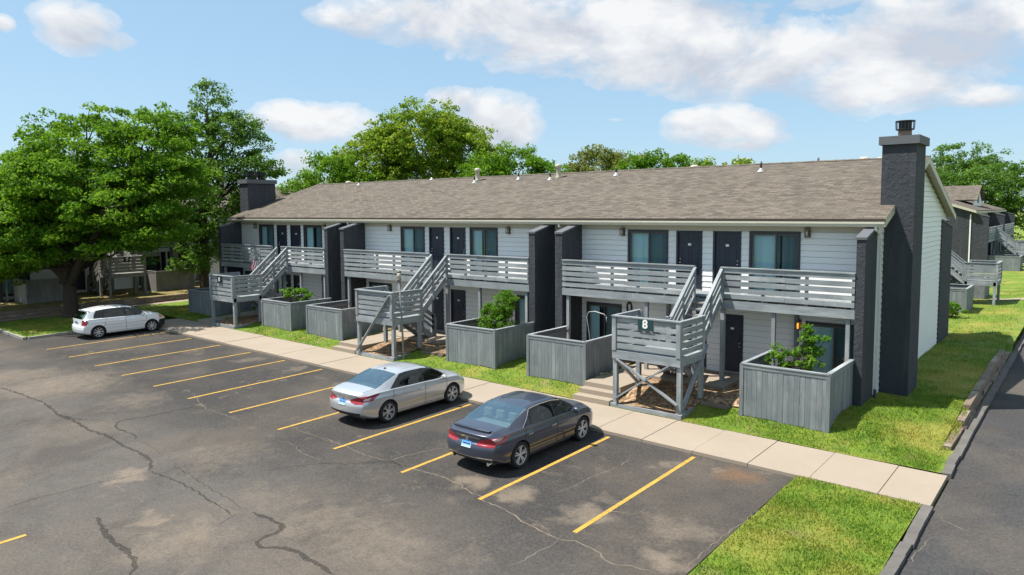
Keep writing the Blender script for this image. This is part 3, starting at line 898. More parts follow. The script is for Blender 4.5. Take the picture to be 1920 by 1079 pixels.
# ------------------------------------------------------------------ patio fences
def lawnz(x, y):
    base = lotz(x, y) + .09
    z = min(base + .46 * ss(19.5, 22.3, y), max(.72, base)) if y < 60 else .75
    if x > -5.4:
        e = lotz(x, y) + .10 + .38 * ss(20.5, 27, y)
        k = ss(-5.4, -2.9, x)
        z = z * (1 - k) + e * k
    return z + .025 * math.sin(x * 1.7 + y) * math.sin(y * 1.3)

def patio_fence(ref, loc, rz, label, xl, xr, zf, left_to=YF, right_to=YF, zt=2.10, yf=20.63, mat='fence', group='board fences round the ground-floor patios'):
    """zf(x, y): ground under the boards"""
    root = thing('patio_fence', loc, label, 'fence', group, rz)
    ORG[root] = Vector(ref)
    W = M[mat]
    rng = random.Random(label)
    def run(p, q, nx, ny):
        m = MB()
        p, q = Vector(p), Vector(q)
        L = (q - p).length
        n = max(2, int(L / .148))
        d = (q - p) / L
        o = Vector((nx, ny))
        for i in range(n):
            c = p + d * (L * (i + .5) / n) + o * rng.uniform(-.004, .006)
            zb = zf(c.x, c.y) + rng.uniform(.0, .035)
            w = L / n - rng.uniform(.003, .009)
            tp = zt - .06 + rng.uniform(-.006, .004)
            m.beam((c.x, c.y, zb), (c.x, c.y, tp), w if abs(d.x) > .5 else .022, .022 if abs(d.x) > .5 else w, (0, 1, 0))
        for zz in (zt - .2, zt - 1.25):                # rails behind
            a, b = p - o * .04, q - o * .04
            m.beam((a.x, a.y, zz), (b.x, b.y, zz), .045, .09)
        a, b = p + o * .018, q + o * .018
        m.beam((a.x, a.y, zt - .075), (b.x, b.y, zt - .075), .018, .12)
        m.build('fence_panel', W, root)
        m = MB(); a, b = p - o * .02 - d * .02, q - o * .02 + d * .02
        m.beam((a.x, a.y, zt - .005), (b.x, b.y, zt - .005), .13, .035); m.build('cap_rail', M['wood'] if mat == 'fence' else W, root)
    run((xl, yf), (xr, yf), 0, -1)
    run((xr, yf + .075), (xr, right_to), 1, 0)
    run((xl, yf + .075), (xl, left_to), -1, 0)
    for xx in (xl, xr):
        m = MB(); m.box(xx - .055, xx + .055, yf - .035, yf + .07, zf(xx, yf) - .02, zt - .028); m.build('corner_post', W, root)
    return root
def fz(x, y): return lawnz(x, y)
def pf(label, xl, xr, **k):
    c = ((xl + xr) / 2, 21.8, .5)
    return patio_fence(c, c, 0, label, xl, xr, fz, **k)
pf('board fence with a leafy shrub inside, at the near right corner of the long building', -8.12, -5.66)
pf('grey board fence between the steps and a wing wall, behind the dark sedan', -16.23, -13.72)
pf('grey board fence with a tall bright green bush inside, right of the lamp post', -20.42, -17.87)
pf('empty grey board fence left of the diagonally braced staircase', -30.06, -27.32, left_to=YF)
pf('grey board fence with a fern-like plant hanging over its top', -34.05, -31.47)
pf('blue-grey board fence at the far left end of the long building, behind the staircase', -41.95, -39.3)
def pf_far(f, label, xl, xr, zg, **k):
    c = ((xl + xr) / 2, 21.8, .5)
    return patio_fence(c, f(c), R(90), label, xl, xr, lambda x, y: zg, **k)
pf_far(T9, 'brown-grey board fence left of the big tree trunk', -41.95, -39.3, .55, mat='wood2')
pf_far(T9, 'brown-grey board fence right of the shaded staircase', -34.05, -31.47, .55, mat='wood2')
pf_far(T2, 'grey board fence on the lawn beside a round bush, past the near gable end', -41.95, -39.3, .6)
pf_far(T2, 'grey board fence just behind the staircase past the near gable end', -34.05, -31.47, .6)
pf_far(T3, 'distant grey board fence right of the far staircases', -30.06, -27.32, .6)
# ------------------------------------------------------------------ ground, lot, road, walks
def sheet(name, rects, zoff, mat, step=1.0, zf=None):
    m = MB()
    for x0, x1, y0, y1 in rects:
        nx, ny = max(1, int(math.ceil((x1 - x0) / step))), max(1, int(math.ceil((y1 - y0) / step)))
        for i in range(nx):
            for j in range(ny):
                q = [(x0 + (x1 - x0) * a / nx, y0 + (y1 - y0) * b / ny) for a, b in ((i, j), (i + 1, j), (i + 1, j + 1), (i, j + 1))]
                m.face([(x, y, (zf(x, y) if zf else lotz(x, y)) + zoff) for x, y in q], [(x, y) for x, y in q])
    o = m.build(name, mat, smooth=bool(zf))
    return tag(o, kind='structure')
sheet('ground', [(-400, 300, -60, 500)], -.12, M['lawn'], 100)
sheet('parking_lot', [(-75, -5.5, -20, 17.36), (-41.2, -37.5, 17.36, 18.6)], 0, M['asphalt'], 60)
sheet('drive_road', [(-2.55, 6.5, -20, 330), (-5.5, -2.55, -20, 4)], .001, M['asphalt'], 60)
sheet('far_parking_lot', [(-2.0, 60, 98, 150)], .006, M['asphalt'], 60)

# lawns
def lawn2(x, y): return lotz(x, y) + .05 if (x > -3.0 and 21.4 < y < 37) else lawnz(x, y)
sheet('lawn', [(-47.5, -3.04, 19.58, 60), (-3.04, -2.99, 19.58, 60), (-2.99, -2.74, 19.58, 60)], 0, M['lawn'], .6, lawn2)
sheet('far_lawn', [(-47.5, -2.75, 60, 130)], 0, M['lawn'], 3, lawnz)
sheet('corner_lawn', [(-5.42, -2.78, 3.0, 17.34)], 0, M['lawn'], .5, lambda x, y: lotz(x, y) + .075 + .02 * math.sin(3 * x) * math.sin(2 * y))
sheet('tree_island', [(-47.6, -41.3, 11.9, 18.4)], 0, M['lawn'], .6, lambda x, y: lotz(x, y) + .12 + .1 * ss(0, 1, 1 - math.hypot(x + 46, y - 15.6) / 2.2))
def westz(x, y): return lotz(x, y) + .52 + .1 * math.sin(x) * math.sin(y * .7) * .4 - .0
sheet('upper_lawn', [(-75, -48.55, -5, 60)], 0, M['dry'], 1.2, westz)

# sidewalk: separate slabs with joints
m = MB()
y0, y1 = 17.37, 19.56
x = -41.15
rng = random.Random(5)
while x < -2.62:
    w = 1.5
    e = min(-2.6, x + w)
    dz = rng.uniform(-.006, .006)
    z = [lotz(a, b) + .085 + dz for a, b in ((x, y0), (e, y0), (e, y1), (x, y1))]
    a, b = x + .008, e - .008
    top = [(a, y0, z[0]), (b, y0, z[1]), (b, y1, z[2]), (a, y1, z[3])]
    bot = [(p[0], p[1], p[2] - .16) for p in top]
    m.face(top)
    for i in range(4): m.face([bot[i], bot[(i + 1) % 4], top[(i + 1) % 4], top[i]])
    x = e
tag(m.build('sidewalk', M['concrete']), kind='structure')
m = MB()
x = -47.5
m.beam((-41.15, 17.5, lotz(-41, 17.5) + .0), (-2.6, 17.5, lotz(-2.6, 17.5) + .0), .2, .1)
tag(m.build('sidewalk_joint_bed', M['kerb']), kind='structure')
# walk strips in front of the left building
sheet('left_walk', [(-48.4, -47.6, 5, 30), (-51.2, -47.6, 17.6, 19.4)], .56 - .4, M['concrete'], 2)
sheet('far_walk', [(-5.4, -2.7, 54.2, 55.3), (-5.4, -2.7, 70, 71)], .03, M['concrete'], 1, lawnz)

# steps and landings
def slab(m, x0, x1, y0, y1, z0, z1): m.box(x0, x1, y0, y1, z0, z1)
m = MB()
for i, (x0, x1, n) in enumerate([(-13.5, -12.08, 3), (-26.65, -25.06, 2), (-38.95, -37.6, 1)]):
    zb = lotz(x0, 19.6) + .085
    for k in range(n):
        slab(m, x0, x1, 19.57 + .36 * k, 20.9, zb - .2 if k == 0 else zb + .155 * k + .001, zb + .155 * (k + 1))
    zt = zb + .155 * n
    m.prism([(20.905, .2), (22.35, .2), (22.35, .80), (20.905, zt)], 0, x0, x1)
    slab(m, x0, x0 + 4.1, 22.36, YW - .05, .2, FZ - .02)
tag(m.build('entry_steps', M['concrete']), kind='structure')
# gravel under the stairs
def gz_(x, y): return max(lotz(x, y) + .12, lawnz(x, y) + .05)
sheet('gravel_bed', [(-12.0, -9.6, 19.66, 22.3), (-24.98, -22.6, 19.66, 22.3), (-37.5, -35.15, 19.66, 22.3), (-9.58, -8.2, 21.0, 24.4), (-22.58, -20.5, 21.0, 24.4), (-35.1, -34.1, 21, 24.4),
                     (-8.0, -5.75, 20.8, 24.4), (-16.1, -13.8, 20.8, 24.4), (-20.3, -17.9, 20.8, 24.4), (-29.9, -27.4, 20.8, 24.4), (-33.9, -31.6, 20.8, 24.4)], .0, M['gravel'], .4, gz_)

# painted stall lines, tar seams and cracks
m = MB()
for x in (-8.0, -10.6, -13.2, -15.95, -18.64, -21.4, -24.1, -26.75, -29.45, -32.1, -34.9, -37.6):
    n = 14
    for i in range(n):
        a, b = 11.66 + (17.18 - 11.66) * i / n, 11.66 + (17.18 - 11.66) * (i + 1) / n
        w0, w1 = .055, .055
        m.face([(x - w0, a, lotz(x, a) + .005), (x + w0, a, lotz(x, a) + .005), (x + w1, b, lotz(x, b) + .005), (x - w1, b, lotz(x, b) + .005)])
for x in (-16.65, -14.0, -19.3):
    m.face([(x - .055, -.9, lotz(x, -.9) + .005), (x + .055, -.9, lotz(x, -.9) + .005), (x + .055, 4.6, lotz(x, 4.6) + .005), (x - .055, 4.6, lotz(x, 4.6) + .005)])
tag(m.build('parking_stripes', M['yellow']), kind='structure')
CR =  [('seal',0.13,[(-31.01,8.05),(-29.96,8.21),(-28.84,8.26),(-27.57,8.35),(-26.43,8.24),(-25.46,8.14),(-24.36,8.18),(-23.04,8.15),(-22.05,8.22),(-20.76,8.16),(-19.92,8.2),(-19.34,8.18),(-18.89,8.07),(-18.29,7.78)]),('seal',0.07,[(-18.29,7.78),(-17.87,7.8),(-17.01,7.88),(-16.17,7.88),(-15.36,7.82),(-14.76,7.79),(-14.2,7.68)]),('seal',0.08,[(-25.46,8.14),(-24.38,8.4),(-23.6,8.89)]),('seal',0.1,[(-22.91,11.38),(-23.01,10.76),(-23.07,9.85),(-23.28,9.2),(-22.94,8.84),(-22.31,8.73),(-21.54,8.76),(-21.03,8.61)]),('seal',0.05,[(-18.49,4.65),(-18.58,5.25),(-18.51,5.87),(-18.44,6.65),(-18.28,7.27),(-18.23,7.72)]),('pale',0.05,[(-25.46,6.54),(-25.29,7.14),(-25.32,7.82),(-25.46,8.14)]),('seal',0.16,[(-16.44,5.89),(-15.72,5.71),(-14.98,5.61),(-14.5,5.6),(-13.94,5.55),(-13.53,5.41),(-13.32,5.25)]),('seal',0.15,[(-14.07,8.09),(-13.54,8.13),(-12.98,8.12),(-12.84,8.09),(-12.75,7.8),(-12.69,7.38),(-12.43,7.33),(-12.13,7.52),(-11.77,7.66),(-11.14,7.62),(-10.7,7.62),(-10.48,7.57)]),('pale',0.04,[(-18.33,6.83),(-17.57,6.86),(-17.11,6.95)]),('pale',0.04,[(-17.15,6.74),(-16.71,6.83),(-16.25,6.85)]),('seal',0.04,[(-13.91,7.16),(-14.2,7.68),(-14.24,7.96)]),('seal',0.03,[(-18.26,8.35),(-17.04,8.26),(-15.92,8.17),(-14.9,8.1),(-14.22,8.06)]),('pale',0.04,[(-24.71,12.11),(-22.58,11.46),(-21.47,11.45),(-20.19,11.48)]),('pale',0.04,[(-32.6,11.34),(-31.38,11.18),(-30.42,11.14)]),('seal',0.03,[(-21.03,8.61),(-20.32,8.64),(-19.59,8.58),(-19.25,8.49)]),('pale',0.03,[(-19.61,9.34),(-19.43,9.74),(-19.29,10.26),(-19.29,11.11),(-19.3,12.02),(-19.17,13.09)]),('pale',0.04,[(-17.92,11.07),(-17.26,11.19),(-16.44,10.96),(-15.48,10.9)]),('pale',0.04,[(-18.41,12.04),(-17.46,11.98),(-16.65,12.08),(-16.15,12.07)]),('seal',0.04,[(-16.11,9.51),(-15.7,10.16),(-14.98,11.18)]),('seal',0.06,[(-15.33,10.77),(-14.7,11.24),(-14.34,11.67),(-14.09,12.06)]),('pale',0.05,[(-17.03,12.0),(-15.94,12.0),(-15.15,11.92),(-14.55,11.91),(-14.09,12.06),(-14.05,12.5),(-13.85,13.05),(-13.62,13.73)]),('seal',0.16,[(-14.09,12.06),(-13.81,12.02),(-13.48,11.89)]),('pale',0.07,[(-13.44,11.89),(-12.93,12.03),(-12.3,12.11),(-11.61,12.02),(-11.14,11.86),(-10.69,11.78),(-10.4,11.66),(-9.95,11.62),(-9.42,11.53),(-9.14,11.38),(-8.74,11.34),(-8.45,11.29),(-8.1,11.23),(-7.92,11.32),(-7.51,11.34),(-7.12,11.24),(-6.79,11.06),(-6.53,11.13),(-6.25,11.22),(-5.86,11.24)]),('pale',0.05,[(-8.1,11.23),(-8.02,10.92),(-8.09,10.56),(-8.12,10.04),(-8.24,9.72)]),('pale',0.04,[(-9.47,13.05),(-9.38,13.56),(-9.35,14.29),(-9.25,14.95),(-9.19,15.62),(-9.25,16.03)]),('pale',0.04,[(-8.64,11.84),(-8.41,12.39),(-8.1,12.77),(-7.86,13.03),(-7.53,13.16),(-7.38,13.67)]),('pale',0.03,[(-9.42,11.53),(-9.03,11.59),(-8.61,11.45),(-8.18,11.23)]),('pale',0.03,[(-7.45,10.39),(-7.16,10.61),(-6.9,10.88)]),('pale',0.04,[(-2.5,17.26),(-2.19,16.84),(-1.87,16.71),(-1.56,16.6)]),('pale',0.03,[(-2.46,22.51),(-2.01,22.44),(-1.27,22.01)]),('seal',0.06,[(-1.61,19.29),(-1.09,19.47)]),('pale',0.03,[(-2.47,14.44),(-2.43,15.22),(-2.36,15.9)]),('pale',0.04,[(-5.49,17.19),(-5.46,16.22),(-5.47,15.17),(-5.52,14.18),(-5.59,13.37),(-5.61,12.89),(-5.61,12.13),(-5.59,11.63)])]
def ribbon(m, pts, w, z, rng):
    # jagged, tapering strip along the polyline
    P = []
    q = [pts[0], *pts, pts[-1]]
    for k in range(1, len(q) - 2):
        p0, p1, p2, p3 = (np.array(v) for v in q[k - 1:k + 3])
        n = max(1, int(np.linalg.norm(p2 - p1) / .11))
        for i in range(n):
            u = i / n
            P.append(tuple(.5 * (2 * p1 + (p2 - p0) * u + (2 * p0 - 5 * p1 + 4 * p2 - p3) * u * u + (3 * p1 - p0 - 3 * p2 + p3) * u ** 3)))
    P.append(pts[-1])
    j = .012 if w > .12 else .035
    P = [(x + rng.uniform(-j, j), y + rng.uniform(-j, j)) for x, y in P]
    prev = None
    for i, (x, y) in enumerate(P):
        dx, dy = P[min(i + 1, len(P) - 1)][0] - P[max(i - 1, 0)][0], P[min(i + 1, len(P) - 1)][1] - P[max(i - 1, 0)][1]
        l = math.hypot(dx, dy) or 1
        f = min(1, (min(i, len(P) - 1 - i) + .3) / 3)
        h = w * .5 * f * (rng.uniform(.8, 1.15) if w > .12 else rng.uniform(.5, 1.3))
        q = ((x - dy / l * h, y + dx / l * h, lotz(x, y) + z), (x + dy / l * h, y - dx / l * h, lotz(x, y) + z))
        if prev: m.face([prev[0], prev[1], q[1], q[0]])
        prev = q
ms, mp = MB(), MB()
rng = random.Random(11)
for t_, w, pts in CR:
    ribbon(ms if t_ == 'seal' else mp, pts, w * (.74 if t_ == 'seal' else .55), .0035 if t_ == 'seal' else .003, rng)
tag(ms.build('tar_seams', M['seal']), kind='structure')
tag(mp.build('pavement_cracks', M['pale']), kind='structure')

# kerbs
m = MB()
def kerb(pts, w, h, zf=lotz, seg=1.5, jit=.02):
    for (ax, ay), (bx, by) in zip(pts[:-1], pts[1:]):
        L = math.hypot(bx - ax, by - ay); n = max(1, int(L / seg))
        for i in range(n):
            p, q = (ax + (bx - ax) * i / n, ay + (by - ay) * i / n), (ax + (bx - ax) * (i + 1) / n, ay + (by - ay) * (i + 1) / n)
            s = rng.uniform(-jit, jit)
            m.beam((p[0] + s, p[1], zf(*p) + h / 2 - .06), (q[0] + s * .3, q[1], zf(*q) + h / 2 - .06), w, h + .12)
kerb([(-2.66, 3), (-2.64, 17.33)], .2, .10, seg=.55, jit=.035); kerb([(-2.66, 19.6), (-2.66, 130)], .2, .12, seg=.8, jit=.035)
tag(m.build('road_edge', M['edge'], bevel=.03), kind='structure')
m = MB()
kerb([(-41.2, 12.0), (-41.25, 17.2), (-42.6, 18.55)], .16, .12); kerb([(-47.6, 11.85), (-41.2, 11.85)], .16, .12); kerb([(-47.7, 11.9), (-47.7, 17.5)], .16, .12)
kerb([(-41.2, 18.6), (-38.95, 19.65)], .16, .1)
tag(m.build('kerb', M['kerb']), kind='structure')

# timber retaining walls
def timber_wall(label, pts, courses, zf, seed, name='retaining_wall'):
    root = thing(name, (pts[0][0], pts[0][1], zf(*pts[0])), label, 'retaining wall')
    rg = random.Random(seed)
    for c in range(courses):
        (ax, ay), (bx, by) = pts
        L = math.hypot(bx - ax, by - ay)
        s = rg.uniform(0, .4) if c == 0 else c * 1.6 + rg.uniform(0, .8)
        end = L - rg.uniform(0, .4) - c * .7
        while s < end - .3:
            e = min(end, s + rg.uniform(1.9, 2.6))
            p = (ax + (bx - ax) * s / L, ay + (by - ay) * s / L); q = (ax + (bx - ax) * (e - .03) / L, ay + (by - ay) * (e - .03) / L)
            j = rg.uniform(-.05, .05); tz = rg.uniform(-.02, .02)
            m = MB(); m.beam((p[0] + j - c * .03, p[1], zf(*p) + .09 + c * .165), (q[0] + j * .4 - c * .03, q[1], zf(*q) + .09 + c * .165 + tz), .19, .16)
            m.build('timber', M['timber'], root, bevel=.018)
            s = e
    return root
timber_wall('weathered stacked timber retaining wall along the edge of the drive at the right', [(-2.88, 21.5), (-2.90, 36.8)], 3, lambda x, y: lotz(x, y) + .02 - .0, 4)
timber_wall('low dark timber retaining wall in front of the left building', [(-48.46, 4), (-48.46, 29)], 3, lambda x, y: lotz(x, y) + .05, 9)
for l, p, s in (('brown timber edging between the braced staircase and the near corner fence', [(-9.55, 20.92), (-8.2, 20.92)], 1),
                ('brown timber edging right of the lamp post, left of the bushy patio fence', [(-22.55, 20.92), (-20.5, 20.92)], 2),
                ('dark timber edging left of the three concrete steps', [(-13.68, 20.95), (-13.55, 22.4)], 3),
                ('brown timber edging left of the two concrete steps', [(-27.25, 20.9), (-26.75, 22.2)], 5)):
    timber_wall(l, p, 2, lambda x, y: lotz(x, y) + .22, s, 'timber_edging')

# grass blades on the lawns
def blades(rects, n_m2, zf, seed, skip=(), h=(.03, .085)):
    rg = np.random.default_rng(seed)
    V = []
    for x0, x1, y0, y1 in rects:
        n = int((x1 - x0) * (y1 - y0) * n_m2)
        x = rg.uniform(x0, x1, n); y = rg.uniform(y0, y1, n)
        keep = np.ones(n, bool)
        for a, b, c, d in skip: keep &= ~((x > a) & (x < b) & (y > c) & (y < d))
        patch = np.sin(x * 1.9 + 1.7 * np.sin(y * 1.3)) * np.sin(y * 2.3 + np.sin(x * 2.1))
        keep &= rg.uniform(-.9, 1.6, n) < patch + .75
        x, y = x[keep], y[keep]
        z = np.array([zf(a, b) for a, b in zip(x, y)])
        hh = rg.uniform(*h, len(x)); w = rg.uniform(.008, .018, len(x)); a = rg.uniform(0, 2 * np.pi, len(x))
        lean = rg.uniform(-.05, .05, (len(x), 2))
        p = np.stack([x, y, z - .01], 1)
        d = np.stack([np.cos(a) * w, np.sin(a) * w, 0 * a], 1)
        tip = p + np.stack([lean[:, 0], lean[:, 1], hh + .01], 1)
        V.append(np.stack([p - d, p + d, tip], 1).reshape(-1, 3))
    return np.concatenate(V)
SK = [(-43.5, -5.35, 23.0, 60), (-5.6, -4.5, 25.2, 26.8), (-12.05, -9.55, 19.5, 24), (-25.05, -22.55, 19.5, 24), (-37.6, -35.1, 19.5, 24), (-13.55, -12, 19.5, 24), (-26.7, -25, 19.5, 24), (-39, -37.5, 19.5, 24),
      (-9.6, -8.15, 20.9, 24), (-22.6, -20.4, 20.9, 24), (-35.2, -34.0, 20.9, 24), (-8.1, -5.68, 20.65, 24), (-16.2, -13.7, 20.65, 24), (-20.4, -17.88, 20.65, 24), (-30.05, -27.3, 20.65, 24), (-34.05, -31.5, 20.65, 24), (-41.9, -39.3, 20.65, 24)]
V = np.concatenate([
    blades([(-5.40, -2.8, 3.05, 9)], 600, lambda x, y: lotz(x, y) + .075 + .02 * math.sin(3 * x) * math.sin(2 * y), 11),
    blades([(-5.40, -2.8, 9, 17.33)], 1500, lambda x, y: lotz(x, y) + .075 + .02 * math.sin(3 * x) * math.sin(2 * y), 1),
    blades([(-12, -2.85, 19.6, 26)], 1100, lawnz, 2, SK), blades([(-5.4, -3.0, 26, 40)], 420, lawnz, 3, SK), blades([(-45, -12, 19.6, 23)], 600, lawnz, 4, SK),
    blades([(-12, -3.0, 40, 70)], 90, lawnz, 5, [(-60, -8.3, 38, 80), (-8.3, -5.75, 46.8, 49.8), (-7.3, -4.7, 51.5, 54)], (.05, .1)),
    blades([(-47.4, -41.4, 12, 18)], 420, lambda x, y: lotz(x, y) + .12, 6)])
g = np_mesh('grass', V, 3, None, M['blade'])
tag(g, kind='stuff')
# ------------------------------------------------------------------ cars
def paint(name, base, fl, metal, rough=.3):
    t = NT(name)
    n = t.noise(t.coord(), 260, 2)
    c = t.mix(t.math('MULTIPLY', n, .5), base, fl)
    d = t.noise(t.coord(), 2.2, 4)
    return t.done(t.bsdf(c, t.math('ADD', t.math('MULTIPLY', d, .10), rough - .05), metal, spec=.5, coat=.9))
M['silver'] = paint('silver_car_paint', (.54, .56, .58), (.66, .67, .69), .5)
M['graphite'] = paint('graphite_car_paint', (.046, .054, .082), (.085, .097, .135), .35)
M['whitepaint'] = paint('white_car_paint', (.80, .81, .81), (.83, .84, .84), 0.0)
t = NT('car_window_glass')
lw = t.n('ShaderNodeLayerWeight'); lw.inputs[0].default_value = .3
tr = t.n('ShaderNodeBsdfTransparent'); tr.inputs[0].default_value = (.38, .50, .51, 1)
gl = t.n('ShaderNodeBsdfGlossy'); gl.inputs['Roughness'].default_value = .015; gl.inputs[0].default_value = (.9, .98, 1, 1)
mx = t.n('ShaderNodeMixShader')
t.link(t.math('ADD', t.math('MULTIPLY', lw.outputs['Fresnel'], .8), .03, clamp=True), mx.inputs[0]); t.link(tr.outputs[0], mx.inputs[1]); t.link(gl.outputs[0], mx.inputs[2])
M['carglass'] = t.done(mx.outputs[0])
t = NT('pale_rear_glass')
lw = t.n('ShaderNodeLayerWeight'); lw.inputs[0].default_value = .5
tr = t.n('ShaderNodeBsdfTransparent'); tr.inputs[0].default_value = (.72, .86, .85, 1)
gl = t.n('ShaderNodeBsdfGlossy'); gl.inputs['Roughness'].default_value = .05; gl.inputs[0].default_value = (.86, .97, .97, 1)
mx = t.n('ShaderNodeMixShader')
t.link(t.math('ADD', t.math('MULTIPLY', lw.outputs['Fresnel'], .6), .36, clamp=True), mx.inputs[0]); t.link(tr.outputs[0], mx.inputs[1]); t.link(gl.outputs[0], mx.inputs[2])
M['rearglass'] = t.done(mx.outputs[0])
M['rubber'] = simple('tyre_rubber', (.018, .018, .019), .85, var=.25)
M['alloy'] = simple('alloy_rim', (.62, .62, .63), .35, metal=.4, var=.05)
M['rimdark'] = simple('dark_rim_pocket', (.02, .02, .022), .5)
M['chrome'] = simple('chrome_trim', (.75, .76, .78), .15, metal=1.0, var=.02)
M['blacktrim'] = simple('black_car_trim', (.015, .015, .017), .45)
M['gap'] = simple('panel_gap', (.012, .012, .013), .8)
t = NT('red_tail_lamp')
M['tail'] = t.done(t.bsdf(t.mix(t.noise(t.coord(), 14, 3), (.20, .006, .012), (.40, .015, .025)), .12, spec=.6, coat=1.0))
M['taillite'] = simple('clear_lamp_lens', (.62, .42, .43), .12, coat=1.0, var=.15, scale=20)
M['headlite'] = simple('headlamp_lens', (.62, .66, .68), .1, coat=1.0, var=.2, scale=20)
M['amber'] = simple('amber_reflector', (.75, .22, .03), .2)
M['seat'] = simple('grey_car_seat', (.26, .25, .24), .8)
M['seatdark'] = simple('dark_car_seat', (.06, .06, .065), .8)
M['cabin'] = simple('dark_cabin', (.06, .06, .062), .9)
t = NT('blue_number_plate')
s = t.n('ShaderNodeSeparateXYZ'); t.link(t.n('ShaderNodeUVMap').outputs[0], s.inputs[0])
c = t.ramp(s.outputs[1], [(0, (.55, .62, .68)), (.35, (.25, .48, .68)), (1, (.03, .20, .55))])
M['plate'] = t.done(t.bsdf(c, .4))
M['plateink'] = simple('plate_ink', (.02, .05, .18), .5)

def cr(xs, ys, x):
    """monotone-ish Catmull-Rom through the key values"""
    xs, ys, x = np.asarray(xs, float), np.asarray(ys, float), np.asarray(x, float)
    d = np.diff(ys) / np.diff(xs)
    m = np.zeros_like(ys)
    m[1:-1] = np.where(d[:-1] * d[1:] > 0, 2 * d[:-1] * d[1:] / (d[:-1] + d[1:] + 1e-12), 0)
    m[0], m[-1] = d[0], d[-1]
    i = np.clip(np.searchsorted(xs, x) - 1, 0, len(xs) - 2)
    h = xs[i + 1] - xs[i]
    t = np.clip((x - xs[i]) / h, 0, 1)
    return (2 * t**3 - 3 * t**2 + 1) * ys[i] + (t**3 - 2 * t**2 + t) * h * m[i] + (-2 * t**3 + 3 * t**2) * ys[i + 1] + (t**3 - t**2) * h * m[i + 1]

def in_poly(px, py, poly):
    r = np.zeros(px.shape, bool)
    n = len(poly)
    for i in range(n):
        (x0, y0), (x1, y1) = poly[i], poly[(i + 1) % n]
        c = ((y0 > py) != (y1 > py))
        with np.errstate(divide='ignore', invalid='ignore'):
            r ^= c & (px < (x1 - x0) * (py - y0) / (y1 - y0 + 1e-12) + x0)
    return r

SEG = [8, 4, 10, 18, 2, 26, 10, 14]     # faces between the nine ring points

